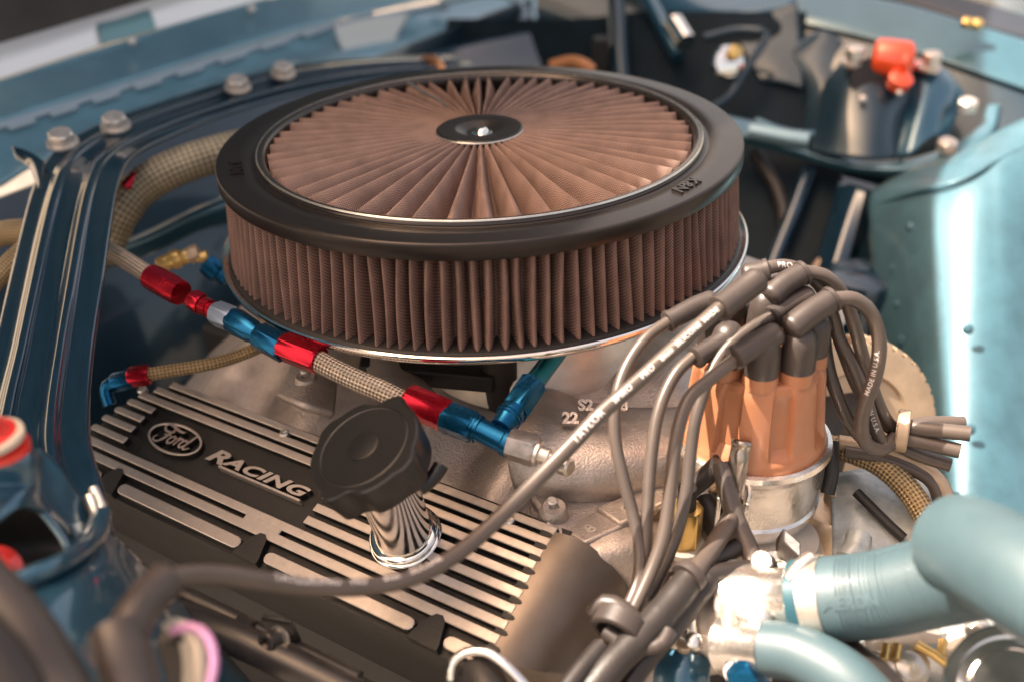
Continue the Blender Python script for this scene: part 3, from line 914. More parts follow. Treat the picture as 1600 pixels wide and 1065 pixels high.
# tee
pa, pb = P(735, 664, 56.2), P(806, 698, 55.3)
flathe('tee_run', pa, pb - pa, [(0, 0.8), (0.05, 0.98), (0.12, 1.0), (0.15, 0.93), (0.22, 0.93), (0.25, 1.0), (0.32, 1.0), (0.35, 0.93), (0.42, 0.93), (0.45, 1.0), (0.55, 1.0), (0.6, 0.88), (1.0, 0.86), (2.1, 0.88), (2.2, 0.98), (2.7, 0.98), (2.75, 0.85)], BLUEA, fu, 44, 30)
ta, tb = P(782, 668, 55.8), P(812, 628, 57.0)
flathe('tee_branch', ta, tb - ta, [(0, 0.8), (0.55, 0.84), (0.7, 0.92), (0.75, 1.02), (0.85, 1.02), (0.88, 0.94), (0.96, 0.94), (1.0, 1.02), (1.1, 1.02), (1.14, 0.94), (1.24, 0.94), (1.5, 0.9)], BLUEA, fu, 44, 30)
fit((803, 643, 56.7), (832, 600, 58.2), 1.02, BLUEA, 'blue_hex_nut')
pa, pb = P(828, 606, 58.0), P(878, 540, 62)
flathe('blue_pipe', pa, pb - pa, [(0, 0.9), (0.4, 0.78), (1.2, 0.76), (8, 0.76)], mat('teal_anodised', (0.02, 0.22, 0.27), 0.9, 0.3), fu, 36, 30)
pa, pb = P(795, 692, 55.4), P(850, 708, 54.8)
flathe('steel_hex_plug', pa, pb - pa, [(0, 0.95, 1.0), (0.05, 1.12, 1.0), (1.5, 1.16, 1.0), (1.62, 1.0, 1.0), (1.7, 0.75), (1.8, 0.7)], mat('grey_steel_hex', (0.33, 0.30, 0.28), 0.9, 0.35, var=0.3, vscale=150, bump=0.2, bscale=500), fu, 48, 28)
pa, pb = P(836, 706, 54.9), P(882, 722, 54.4)
flathe('stub', pa, pb - pa, [(0, 0.9), (0.25, 0.92), (0.3, 0.62), (0.8, 0.6), (0.85, 0.42), (1.4, 0.42)], STEEL, fu, 30, 30)

# thin gold line at the rear with blue elbow
gl = thing('gold_braided_line', 'thin gold braided line with a small red nut and blue elbow behind the cover', 'hose')
tube('hose', [(228, 585, 69), (270, 578, 69.5), (320, 570, 70), (360, 560, 71), (400, 545, 72), (440, 530, 74)], 0.44, BRAIDG, gl, seg=16)
hexnut('red_nut', P(202, 589, 69), P(234, 585, 69), 0.62, REDA, gl, 0.1, 36)
hexnut('blue_nut', P(176, 598, 69), P(206, 590, 69), 0.58, BLUEA, gl, 0.1, 36)
tube('elbow', [(180, 596, 69), (168, 602, 69), (166, 614, 69), (172, 632, 69)], 0.45, BLUEA, gl)

# large braided hoses
h1 = thing('large_braided_hose', 'thick pale braided hose curving up behind the brace towards the filter', 'hose')
tube('hose', [(150, 400, 84), (168, 372, 84), (190, 330, 84), (222, 292, 84.5), (270, 264, 85), (330, 243, 86), (400, 225, 88)], 1.55, BRAIDL, h1, seg=28)
hexnut('red_fitting', P(196, 296, 83), P(222, 268, 84), 0.5, REDA, h1)
h2 = thing('left_braided_hose', 'braided hose at the left edge running level behind the brace', 'hose')
tube('hose', [(-30, 372, 78), (0, 366, 78), (30, 362, 77.5), (70, 362, 77)], 0.98, BRAIDG, h2, seg=22)
h3 = thing('lower_braided_hose', 'braided hose at the left edge slanting down behind the brace', 'hose')
tube('hose', [(60, 372, 76), (30, 398, 75), (0, 428, 74), (-30, 465, 73)], 0.75, BRAIDG, h3, seg=22)

# ---------------------------------------------------------------- distributor
di = thing('distributor', 'ignition distributor with tan brown cap on a bright aluminium body', 'distributor')
DC = P(1174, 676, 59.6)
DA = Vector((0.015, 0.0, 1)).normalized()
def dlobe(a, k=8, off=0.0):
    x = ((a - off) * k / (2 * math.pi)) % 1.0
    d = abs(x - 0.5) * 2            # 0 at lobe centre, 1 between lobes
    return 1 if d < 0.56 else max(0.0, 1 - (d - 0.56) / 0.12)
mb = MB(); nD = 240
OFF = R_(-90 + 30 - 22.5)
prof = [(-0.02, 4.15, 0), (0.45, 4.15, 0), (0.62, 4.10, 0), (0.85, 4.02, .05), (1.35, 3.95, .42), (2.6, 3.82, .42), (4.3, 3.66, .40), (4.7, 3.60, .22), (5.05, 3.42, .12), (5.18, 3.1, 0), (5.2, 2.0, 0), (5.2, 0.01, 0)]
for (z, r, dp) in prof:
    for k in range(nD):
        a = 2 * math.pi * k / nD
        rr = r - dp * (1 - dlobe(a, 8, OFF))
        mb.v.append(DC + DA * z + Vector((math.cos(a), math.sin(a), 0)) * rr)
for i in range(len(prof) - 1):
    for k in range(nD):
        k2 = (k + 1) % nD
        mb.face((i * nD + k, i * nD + k2, (i + 1) * nD + k2, (i + 1) * nD + k))
dcap = mb.build('cap', CAPOR, di, 28)
TOW = []
for k in range(8):
    a = OFF + 2 * math.pi * (k + 0.5) / 8
    c_ = DC + DA * 5.0 + Vector((math.cos(a), math.sin(a), 0)) * 2.62
    TOW.append(c_)
    lathe('cap_tower', c_, DA, [(0, 1.0), (0.9, 0.93), (1.6, 0.6)], CAPOR, dcap, 28, 40)
lathe('cap_tower', DC + DA * 3.8, DA, [(0, 1.0), (1.6, 0.9), (1.7, 0.6)], CAPOR, dcap, 28, 40)
lathe('body', DC, DA, [(-7.5, 1.8), (-6.6, 2.0), (-6.5, 3.3), (-5.2, 3.7), (-5.1, 3.9), (-4.4, 4.25), (-3.9, 4.3), (-3.75, 4.15), (-0.95, 4.22), (-0.7, 4.3), (-0.55, 4.5), (-0.25, 4.62), (0.05, 4.55), (0.12, 4.3), (0.0, 4.1)], DISTAL, di, 128, 30)
# spring clip at the front, with its lugs
fd = Vector((math.sin(R_(-24)), -math.cos(R_(-24)), 0)); sd2 = Vector((fd.y * -1, fd.x, 0)) 
mb = MB()
strip = [(-3.9, 4.85), (-3.3, 4.75), (-2.6, 4.72), (-1.6, 4.70), (-0.7, 4.78), (0.0, 4.80), (0.8, 4.62), (1.5, 4.45), (1.75, 4.25), (1.95, 4.22), (2.15, 4.3), (2.25, 4.1), (2.1, 3.95)]
for z, r in strip:
    for sg in (-1, 1):
        mb.v.append(DC + DA * z + fd * r + sd2 * 0.52 * sg)
for i in range(len(strip) - 1):
    mb.face((2 * i, 2 * i + 1, 2 * i + 3, 2 * i + 2))
mb.build('spring_clip', mat('spring_steel', (0.42, 0.35, 0.30), 0.95, 0.25, var=0.25, vscale=150), di, 30, solid=0.09)
for sg in (-1, 1):
    mb = MB(); boxm(mb, DC + DA * -4.2 + fd * 4.0 + sd2 * (0.62 * sg if sg > 0 else -0.92), sd2 * 0.30, fd * 1.0, DA * 3.0)
    mb.build('clip_lug', DISTAL, di, 30, 0.08)
mb = MB(); boxm(mb, DC + DA * -3.9 + fd * 4.4 - sd2 * 0.9, sd2 * 1.8, fd * 0.35, DA * 0.4); mb.build('clip_pin', STEEL, di, 30, 0.08)
# vacuum side canister behind right
lathe('vacuum_canister', P(1290, 860, 64.5), Vector((0.1, 0.1, 1)), [(-1.5, 2.0), (0.5, 2.5), (2.6, 2.45), (3.2, 2.1), (3.6, 1.2), (3.65, 0.8), (4.4, 0.8), (4.5, 0.4)], mat('golden_cast', (0.66, 0.50, 0.36), 0.7, 0.35, var=0.2, vscale=40, bump=0.2, bscale=500), di, 48)
tube('vacuum_nipple', [(1293, 770, 60), (1300, 735, 60), (1300, 690, 60.5)], 0.42, RUBBER, di)

# ---------------------------------------------------------------- ignition wires with boots
WR = 0.40
def skirt_piece(mbs, k):
    c_ = TOW[k] if k < 8 else DC + DA * 5.0
    pr = [(c_ + DA * z, r) for z, r in ((0.75, 0.7), (0.75, 0.95), (1.0, 0.97), (1.8, 0.94), (2.4, 0.88), (2.75, 0.76), (3.05, 0.5), (3.15, 0.1))]
    if k == 8: pr = [(c_ + DA * (z * 1.5 + 0.3), r) for z, r in ((0.42, 0.7), (0.42, 0.98), (0.75, 0.99), (1.4, 0.96), (2.0, 0.9), (2.35, 0.78), (2.6, 0.5), (2.7, 0.1))]
    tube_into(mbs, pr, 24)
def boot_piece(mbs, pts, r0, r1=None, flare=1.0):
    r1 = r1 or r0
    pr = path([(p[0], p[1], p[2], r0 + (r1 - r0) * i / max(1, len(pts) - 1)) for i, p in enumerate(pts)], step=0.15)
    # rounded ends and cuff
    a, b = pr[0], pr[-1]
    T0 = (pr[0][0] - pr[1][0]).normalized(); T1 = (pr[-1][0] - pr[-2][0]).normalized()
    head = [(a[0] + T0 * 0.30, a[1] * 0.30), (a[0] + T0 * 0.24, a[1] * 0.72), (a[0] + T0 * 0.10, a[1] * 0.93)]
    tail = [(b[0], b[1] * flare), (b[0] + T1 * 0.22, b[1] * flare), (b[0] + T1 * 0.26, b[1] * flare * 0.9), (b[0] + T1 * 0.26, b[1] * 0.5)]
    tube_into(mbs, head + pr + tail, 22)
def ign(label, wire, wr, barrel=None, br=0.85, skirt=None, sr=0.95, name='ignition_wire', txt=(), cat='ignition wire'):
    t = thing(name, label, cat, 'ignition wires on the distributor')
    pr = None
    if wire:
        o, pr = tube('wire', wire, wr, WIRE, t, step=0.25, seg=28)
    if barrel or skirt is not None:
        if barrel:
            mb = MB(); boot_piece(mb, barrel, br, br * 0.93, 1.1); mb.build('boot', BOOT, t, 50)
        if skirt is not None:
            mb = MB(); skirt_piece(mb, skirt); mb.build('boot_skirt', BOOT, t, 50)
    for s_, size, s0, rev, ang in txt:
        text_on_tube('print', s_, size, pr, s0, INK, t, ang, rev, 0.005)
    return t, pr
coil_pts = [(1150, 462, 52.0), (1112, 492, 51.5), (1060, 538, 51), (1000, 592, 50.5), (940, 645, 50), (895, 692, 49.5), (850, 738, 49), (800, 788, 48.2), (745, 840, 47.2),
            (690, 880, 46), (630, 906, 44.8), (560, 917, 43.6), (490, 916, 42.4), (420, 908, 41), (350, 898, 39.6), (290, 898, 38.3), (255, 912, 37.4), (225, 945, 36.5)]
coil, cpr = ign('long ignition wire with white print sweeping from the distributor centre to the lower left', coil_pts, 0.385,
    [(1183, 437, 52.8), (1160, 455, 52.5), (1128, 480, 51.9)], 0.70, 8, 0.95)
cum = [0]
for i in range(1, len(cpr)): cum.append(cum[-1] + (cpr[i][0] - cpr[i - 1][0]).length)
def s_at(px, pr=None, cu_=None):
    pr = pr or cpr
    cu2 = [0]
    for i in range(1, len(pr)): cu2.append(cu2[-1] + (pr[i][0] - pr[i - 1][0]).length)
    best = min(range(len(pr)), key=lambda i: abs(proj(pr[i][0])[0] - px[0]) + abs(proj(pr[i][0])[1] - px[1]))
    return cu2[best]
def proj(p):
    q = ROT.transposed() @ (p - CAM)
    return (800 + FPX * q.x / -q.z, 532.5 - FPX * q.y / -q.z)
# print runs from lower left upwards to the right: path direction is reversed
for s_, pt, sz in (('TAYLOR', (893, 692), 0.52), ('SPIRO', (957, 629), 0.42), ('PRO', (996, 593), 0.42), ('8mm', (1026, 564), 0.38), ('SILICONE', (1050, 543), 0.36), ('MADE', (1092, 506), 0.36)):
    text_on_tube('print', s_, sz, cpr, s_at(pt), INK, coil, 0.12, True, 0.008, 1.12)
for s_, pt, sz, sp in (('TAYLOR', (424, 908), 0.55, 1.0), ('SPIRO', (492, 916), 0.42, 1.0), ('PRO', (546, 917), 0.42, 1.0), ('8mm', (596, 911), 0.40, 1.0), ('SILICONE', (640, 900), 0.40, 1.05)):
    text_on_tube('print', s_, sz, cpr, s_at(pt), INK, coil, 0.75, True, 0.008, sp)

WIRES = [
 ('ignition wire dropping from the boot nearest the filter, leftmost of the hanging bundle',
  [(1048, 500, 54.5), (1010, 528, 54), (978, 575, 53.5), (962, 630, 53), (962, 690, 52.8), (975, 750, 52.6), (992, 815, 52.4), (1000, 870, 52), (993, 920, 51.5), (965, 975, 50.6), (925, 1030, 49.6), (880, 1090, 48.6)], 0.325,
  [(1112, 470, 55.2), (1085, 480, 55), (1048, 500, 54.6)], 0.58, 5, 0.9, ()),
 ('ignition wire leaving the middle left boot and falling behind its neighbour',
  [(1088, 552, 54.2), (1055, 585, 53.8), (1030, 640, 53.4), (1018, 710, 53), (1012, 790, 52.6), (1008, 860, 52.2), (996, 920, 51.8), (975, 975, 51.2), (945, 1030, 50.2), (905, 1100, 49.2)], 0.33,
  [(1140, 525, 54.6), (1118, 540, 54.4), (1092, 556, 54.0)], 0.60, 6, 0.88, ()),
 ('ignition wire from the front boot over the tan cap, outermost of the hanging bundle',
  [(1150, 560, 52.9), (1110, 592, 52.4), (1075, 625, 52), (1056, 690, 51.8), (1048, 760, 51.8), (1038, 830, 51.6), (1022, 880, 51.4), (1000, 930, 51), (975, 980, 50.5), (935, 1050, 49.4), (915, 1100, 48.6)], 0.35,
  [(1212, 522, 53.6), (1185, 536, 53.3), (1152, 556, 52.8)], 0.66, 7, 0.98, ()),
 ('ignition wire leaving the second row boot and passing behind the front boot to the left',
  [(1212, 492, 54.6), (1175, 512, 54.3), (1135, 545, 54), (1108, 590, 53.8), (1088, 650, 53.6), (1080, 700, 53.6), (1072, 770, 53.4), (1058, 830, 53.2), (1035, 890, 52.8), (1012, 935, 52.2)], 0.33,
  [(1262, 462, 55.2), (1240, 472, 55), (1210, 492, 54.6)], 0.58, 2, 0.85, ()),
 ('ignition wire with print looping over the rear of the cap from the topmost boot',
  [(1188, 426, 55), (1212, 416, 55.2), (1245, 420, 55.5), (1280, 445, 56), (1300, 490, 56.6), (1315, 540, 57.2), (1338, 600, 58), (1365, 645, 58.8), (1395, 672, 59.5)], 0.37,
  [(1168, 430, 55.2), (1178, 428, 55.1), (1194, 424, 55)], 0.66, 4, 0, (('PRO 8m', 0.42, 0.9, False, 0.25),)),
 ('ignition wire from the long upper boot arching right in front of the serrated drum',
  [(1255, 424, 55), (1290, 432, 55.2), (1318, 462, 55.8), (1335, 510, 56.4), (1352, 570, 57.2), (1372, 630, 58), (1388, 660, 58.8), (1402, 672, 59.3)], 0.37,
  [(1205, 462, 54.6), (1225, 444, 54.8), (1252, 428, 55)], 0.68, 3, 0.98, ()),
 ('ignition wire from the right hand boot looping widest to the right with USA print',
  [(1300, 468, 54), (1335, 468, 54.2), (1362, 492, 54.6), (1374, 535, 55), (1368, 585, 55.6), (1352, 630, 56.3), (1346, 660, 56.8), (1352, 690, 57.2), (1375, 702, 57.8), (1398, 684, 58.6)], 0.40,
  [(1238, 512, 53.4), (1262, 492, 53.6), (1296, 470, 53.9)], 0.72, 0, 1.02,
  (('MADE IN U.S.A.', 0.36, 7.3, True, 0.3),)),
 ('ignition wire falling straight behind the right edge of the tan cap',
  [(1285, 500, 57.5), (1292, 560, 57.8), (1302, 600, 58), (1325, 655, 58.4), (1355, 690, 58.8), (1385, 690, 59.2), (1405, 678, 59.6)], 0.38, [(1268, 500, 56), (1282, 508, 56.6)], 0.62, 1, 0, ()),
 ('ignition wire with faded print crossing between the right loop and the cap',
  [(1292, 480, 56.8), (1312, 530, 57), (1335, 575, 57.2), (1352, 620, 57.4), (1366, 665, 57.8), (1382, 694, 58.2), (1402, 690, 58.8)], 0.37, None, 0, None, 0,
  (('MADE IN U.S.A.', 0.36, 5.0, False, 0.2),)),
]
for lab, wp, wr, bp_, br, sp_, sr, tx in WIRES:
    ign(lab, wp, wr, bp_, br, sp_, sr, txt=tx)
# separators and ties
def tie(name, label, cat, px, py, d, axis, r, wd, m, squash=0.6, grp=None):
    c_ = P(px, py, d); ax = axis.normalized()
    t = thing(name, label, cat, grp)
    lathe('band', c_ - ax * wd / 2, ax, [(0, r), (0.08, r * 1.08), (wd - 0.08, r * 1.08), (wd, r), (wd, r * 0.8), (0, r * 0.8), (0, r)], m, t, 40, 40, False, False)
    return t, c_, ax
def dirpx(a, b): return (P(*b) - P(*a))
t, c_, ax = tie('cable_tie', 'pale cable tie around the wire bundle right of the distributor', 'cable tie', 1410, 672, 58.8, dirpx((1390, 668, 59), (1440, 676, 58.4)), 1.15, 0.7, TAN)
tie('cable_tie', 'glossy dark clamp band round the wires below the cover end', 'cable clamp', 968, 978, 49.8, dirpx((990, 930, 50.8), (940, 1030, 48.8)), 1.25, 1.0, BOOT)
t = thing('wire_separator', 'dark rubber wire separator below the valve cover end', 'wire separator')
tube('ring', [(925, 958, 50.6), (945, 940, 50.4), (975, 950, 50), (1005, 985, 49.6), (1000, 1010, 49.4), (975, 1005, 49.4), (945, 985, 49.8)], 0.42, BOOT, t, seg=12)
tube('ring', [(985, 1000, 49.2), (1010, 1012, 49), (1035, 1004, 49), (1045, 985, 49.4)], 0.38, BOOT, t, seg=12)
for i, (a, b, cc2, r) in enumerate((((1405, 668, 59), (1450, 672, 58), (1518, 680, 57)), ((1405, 682, 59), (1450, 692, 58), (1502, 706, 57)),
                                ((1400, 690, 60), (1440, 712, 59.4), (1488, 728, 59)), ((1405, 660, 61), (1460, 652, 61), (1505, 664, 61)))) if False else []:
    pass
for lab, a, b, c3, r in (('ignition wire end jutting right from the tie, topmost and longest', (1405, 664, 58.6), (1450, 670, 57.8), (1516, 677, 57), 0.44),
                      ('ignition wire end jutting right from the tie, second from top', (1405, 682, 58.6), (1450, 692, 58), (1500, 704, 57.4), 0.44),
                      ('ignition wire end jutting right from the tie, lowest and shortest', (1400, 694, 59.4), (1440, 712, 59), (1485, 726, 58.6), 0.40),
                      ('ignition wire end behind the others pointing at the blue panel', (1405, 668, 60.6), (1450, 660, 60.6), (1506, 660, 60.6), 0.40)):
    t = thing('wire_end', lab, 'ignition wire', 'wire ends right of the distributor')
    tube('wire', [a, b, c3], r, WIRE, t)
t = thing('twisted_wire_pair', 'brown wires running on from the tie to the braided hose', 'wire')
tube('wire', [(1310, 690, 61.5), (1370, 700, 61), (1430, 722, 60.5), (1470, 755, 60), (1480, 790, 60)], 0.45, TAN, t)
tube('wire', [(1320, 705, 61), (1380, 716, 60.6), (1450, 748, 60), (1470, 790, 60)], 0.36, WIRE, t)

# wrapped loom and hoses between the manifold and the distributor
lo = thing('wiring_loom', 'dark taped wiring loom rising from the bottom edge to the distributor base', 'wiring loom')
tube('trunk', [(900, 1110, 47.5), (955, 1040, 48.5), (1010, 985, 49.6), (1050, 940, 50.6), (1085, 895, 51.6)], 0.80, LOOM, lo, wob=0.12)
tube('trunk', [(960, 1110, 48.5), (1000, 1040, 49.5), (1050, 980, 50.4), (1090, 930, 51.4), (1105, 905, 52)], 0.58, LOOM, lo, wob=0.12)
tube('branch', [(1085, 895, 51.6), (1110, 860, 53), (1135, 820, 54.5), (1150, 795, 56)], 0.50, WIRE, lo)
tube('branch', [(1085, 905, 51.8), (1140, 892, 52.5), (1180, 888, 53), (1205, 880, 53.5)], 0.5, LOOM, lo, wob=0.1)
tube('branch', [(1092, 890, 53), (1125, 868, 54), (1160, 850, 55)], 0.5, LOOM, lo)
lathe('tape_band', P(1072, 905, 51.2), dirpx((1072, 905, 51.2), (1092, 885, 51.8)), [(0, 0.88), (0.25, 0.92), (0.5, 0.88)], BOOT, lo, 30)
tube('trunk', [(860, 1110, 46.8), (905, 1050, 48), (940, 1010, 49)], 0.5, LOOM, lo)
bh = thing('vacuum_hose', 'brown rubber hose bent over in front of the distributor body', 'hose')
tube('hose', [(1125, 724, 56.0), (1135, 760, 55.6), (1150, 810, 55.2), (1172, 860, 54.6), (1186, 900, 54.2)], 0.52, WIRE, bh)
bl = thing('braided_breather_hose', 'short black woven hose between brass fitting and distributor', 'hose')
tube('hose', [(1060, 776, 57.4), (1090, 755, 57), (1112, 735, 56.6), (1126, 722, 56.2)], 0.56, LOOM, bl)
for nm, x, y, d, r in (('rubber_elbow', 1118, 790, 58.5, 1.3), ):
    t = thing(nm, 'dark rounded rubber elbow behind the hanging wires', 'hose elbow')
    tube('elbow', [(1095, 765, 59), (1108, 790, 58.6), (1125, 820, 58.4), (1150, 830, 58.6)], 0.95, BOOT, t, seg=20)

# golden braided hose at right
h4 = thing('golden_braided_hose', 'golden braided hose arching right of the distributor body', 'hose')
tube('hose', [(1290, 695, 63), (1330, 705, 62), (1375, 725, 61), (1415, 760, 60), (1445, 805, 59), (1462, 850, 58), (1468, 900, 58)], 0.72, BRAIDG, h4, seg=24)

# ---------------------------------------------------------------- serrated drum behind the wires
dr = thing('serrated_drum', 'brown drum with a serrated rim behind the ignition wires', 'pulley drum')
c0 = P(1338, 672, 73); axd = (E_AX * 0.62 - S_AX * 0.62 + Vector((0, 0, 0.35))).normalized()
lathe('drum', c0, axd, [(-3.2, 6.1), (0, 6.2), (0.05, 5.9), (0.0, 4.2), (-0.3, 4.0), (-0.3, 0.1)], TAN, dr, 96, 30)
mb = MB(); nT = 44
Nn = (Vector((0, 0, 1)) - axd * axd.z).normalized(); Bb = axd.cross(Nn)
for k in range(nT):
    a = 2 * math.pi * k / nT; a1 = a + 2 * math.pi / nT * 0.62
    f = lambda a_, r_, t_: c0 + axd * t_ + (Nn * math.cos(a_) + Bb * math.sin(a_)) * r_
    vs_ = [f(a, 6.0, -1.5), f(a1, 6.0, -1.5), f(a1, 6.75, -1.4), f(a, 6.75, -1.4), f(a, 6.0, -0.5), f(a1, 6.0, -0.5), f(a1, 6.6, -0.55), f(a, 6.6, -0.55)]
    mb.add(vs_, [(0, 1, 2, 3), (4, 7, 6, 5), (0, 4, 5, 1), (1, 5, 6, 2), (2, 6, 7, 3), (3, 7, 4, 0)])
mb.build('serrated_rim', TAN, dr, 30)

# ---------------------------------------------------------------- export brace (ribbed blue bar) with bolts
br = thing('ribbed_brace', 'dark blue ribbed steel brace curving from lower left up behind the filter', 'brace')
EDGE = [((-20, 800), (176, 840), 51), ((-45, 740), (160, 770), 53), ((-45, 680), (140, 700), 55.5), ((-30, 620), (137, 640), 58.5), ((-8, 545), (143, 560), 62), ((12, 460), (158, 450), 66.5), ((33, 370), (172, 350), 72),
        ((52, 300), (183, 290), 76.5), ((70, 258), (200, 252), 80.5), ((108, 222), (228, 232), 84.5), ((170, 190), (275, 210), 89), ((255, 160), (335, 186), 94),
        ((360, 127), (425, 158), 100), ((455, 104), (525, 136), 106), ((575, 92), (645, 118), 113), ((700, 88), (765, 112), 120)]
PROF = [(0, -0.5), (0.02, 0), (0.13, 0), (0.20, 0.25), (0.27, 0.85), (0.34, 0.2), (0.40, 0.0), (0.54, 0.0), (0.60, 0.25), (0.67, 0.95), (0.74, 0.2), (0.80, 0.0), (0.93, 0.0), (0.99, 0.05), (1.0, -0.9)]
rows = []
for (lx, ly), (rx, ry), d in EDGE:
    row = []
    for t, h in PROF:
        row.append((lx + (rx - lx) * t, ly + (ry - ly) * t, d + 2.0 * (0.5 - t) - h * 1.1))
    rows.append(row)
sheet('channel', rows, PAINTN, br, 0.3, 3, 8)
# flared end of the flange at upper left
sheet('flange_end', [[(20, 230, 83), (45, 238, 82), (70, 255, 80.5)], [(24, 240, 82.6), (50, 252, 81.2), (66, 285, 78)], [(28, 248, 82.5), (52, 268, 80.8), (62, 310, 76.6)]], PAINTN, br, 0.3)
for bx, by, bd, s_ in ((98, 216, 87.5, 1.0), (181, 190, 92, 1.0), (372, 130, 103, 1.0), (443, 108, 108, 1.0)):
    c_ = P(bx, by + 8, bd - 5)
    b = lathe('brace_bolt', c_, Vector((0.1, -0.25, 1)), [(0, 1.25), (0.2, 1.25), (0.22, 1.0, 0.9), (0.9, 1.05, 0.9), (1.05, 0.85, 0.9)], BOLT, br, 36, 30)

# ---------------------------------------------------------------- cowl and bulkhead
def PL(x, y, l):
    return tuple(onplane(x, y, E_AX * l, E_AX))
cw = thing('cowl_panel', 'sky-lightened blue cowl panel with a pale seam across the top left', 'cowl panel')
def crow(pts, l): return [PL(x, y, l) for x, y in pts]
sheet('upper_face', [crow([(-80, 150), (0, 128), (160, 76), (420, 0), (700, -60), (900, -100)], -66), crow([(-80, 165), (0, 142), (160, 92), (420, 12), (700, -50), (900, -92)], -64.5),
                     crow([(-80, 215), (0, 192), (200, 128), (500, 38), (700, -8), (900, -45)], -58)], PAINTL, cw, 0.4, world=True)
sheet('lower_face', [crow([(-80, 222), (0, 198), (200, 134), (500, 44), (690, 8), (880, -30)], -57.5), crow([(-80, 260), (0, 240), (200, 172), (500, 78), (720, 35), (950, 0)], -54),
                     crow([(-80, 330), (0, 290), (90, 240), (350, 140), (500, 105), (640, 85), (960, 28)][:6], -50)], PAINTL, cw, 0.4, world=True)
mb = MB()
for (x0, y0), (x1, y1) in (((-60, 211), (200, 130)), ((200, 130), (500, 40)), ((500, 40), (700, 2))):
    p0_, p1_ = Vector(PL(x0, y0, -57.0)), Vector(PL(x1, y1, -57.0)); boxm(mb, p0_, p1_ - p0_, Vector((0.3, -0.25, -0.6)), Vector((0.2, -0.2, 0.2)))
mb.build('seam', SEAL, cw, 35, 0.1)
tube('patch_edge', [PX for PX in ((690, 4, 152), (760, -10, 158), (800, -2, 160), (822, 22, 160), (800, 42, 158), (740, 58, 153), (640, 84, 144))], 0.6, SEAL, cw)
for x, y in ((205, 66), (392, 16)):
    p = Vector(PL(x, y, -63))
    mb = MB(); lathe_into(mb, p, Vector((0.4, -0.5, 0.7)), [(0, 0.55), (0.5, 0.5), (0.6, 0.2)], 20)
    mb.build('trim_screw', BOLT, cw)
# raised tabs hanging under the seam
for i in range(9):
    x = 10 + i * 66; y = 194 - i * 20.6
    p = Vector(PL(x, y + 3, -55.9)); q_ = Vector(PL(x + 42, y - 10, -55.9))
    mb = MB(); boxm(mb, p, q_ - p, Vector((0.25, -0.2, -0.55)), Vector((0.2, -0.15, 0.2)))
    mb.build('seam_tab', SEAL, cw, 35, 0.15)
# stamped pale patch
sheet('stamped_patch', [crow([(522, 42), (580, 28), (640, 22)], -53.6), crow([(530, 68), (580, 58), (625, 48)], -52.8), crow([(542, 90), (580, 84), (612, 76)], -52)], mat('pale_patch_paint', (0.42, 0.44, 0.43), 0.2, 0.35, coat=0.5), cw, 0.3, world=True)
highlight_strip = thing('cowl_highlight', 'white sun highlight built as a strip along the rear edge of the cowl', 'painted highlight')  # sun highlight on the sloped cowl paint, built as a white strip
sheet('strip', [crow([(-80, 92), (0, 70), (150, 26), (230, 2), (420, -52)], -70), crow([(-80, 112), (0, 92), (150, 44), (235, 20), (420, -34)], -68), crow([(-80, 146), (0, 124), (160, 72), (250, 46), (420, -2)], -66.5)], mat('sun_highlight_white', (0.80, 0.80, 0.78), 0.3, 0.22), highlight_strip, 0.4, world=True)
sheet('highlight_gap', [crow([(72 + 78, 30), (190, 20), (228, 8)], -69.6), crow([(152, 46), (195, 34), (236, 22)], -67.4), crow([(160, 70), (205, 58), (244, 46)], -66.0)], mat('highlight_gap_paint', (0.16, 0.30, 0.32), 0.3, 0.35), highlight_strip, 0.2, world=True)  # break in the painted highlight where the blue shows through
sheet('rear_gasket', [crow([(-80, 90), (0, 68), (150, 24), (300, -20), (500, -80)], -70.4), crow([(-80, 60), (0, 38), (150, -6), (300, -50), (500, -110)], -70.6), crow([(-80, -30), (0, -52), (150, -96), (300, -140), (500, -200)], -71)], mat('dark_gasket', (0.03, 0.025, 0.024), 0, 0.5, var=0.4, vscale=12), cw, 0.5, world=True)
# bonnet standing open behind the cowl, out of view, sized to shade the engine
bn = thing('unseen_shading_bonnet', 'unseen blue bonnet standing open behind the cowl, sized to shade the engine', 'bonnet')
hl, hz = -71.5, 2.0
HA = R_(74)
Hx = E_AX * math.cos(HA) + Vector((0, 0, math.sin(HA)))
Hn = Hx.cross(S_AX).normalized()
o = EU(hl, -92, hz)
mb = MB(); boxm(mb, o, Hx * 101.5, S_AX * 210, Hn * 1.2)
mb.build('panel', PAINT, bn, 35, 0.3)
sg_ = 1 if Hn.dot(E_AX) > 0 else -1
for k in (0.02, 0.33, 0.64, 0.93):
    mb = MB(); boxm(mb, o + S_AX * 205 * k + Hx * 3 + Hn * (1.2 if sg_ > 0 else 0), Hx * 95, S_AX * 6, Hn * (2.2 * sg_))
    mb.build('unseen_bonnet_stiffener', PAINT, bn, 35, 0.5)

bk = thing('bulkhead', 'dark blue bulkhead behind the engine', 'bulkhead')
def wall(name, pts, m, parent, th=0.6):
    mb = MB(); mb.add(pts, [tuple(range(len(pts)))]); return mb.build(name, m, parent, 35, solid=th)
ZB = -11.5
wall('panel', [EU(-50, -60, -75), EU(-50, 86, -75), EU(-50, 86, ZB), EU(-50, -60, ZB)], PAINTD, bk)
sheet('stamped_rib', [[(150, 395, 90), (230, 362, 90), (300, 328, 90), (345, 310, 90), (380, 300, 90)], [(152, 402, 88.6), (235, 370, 88.6), (300, 338, 88.6), (345, 322, 88.6), (380, 312, 88.6)], [(160, 425, 90), (240, 395, 90), (300, 365, 90), (345, 350, 90), (380, 340, 90)]], PAINT, bk, 0.2)
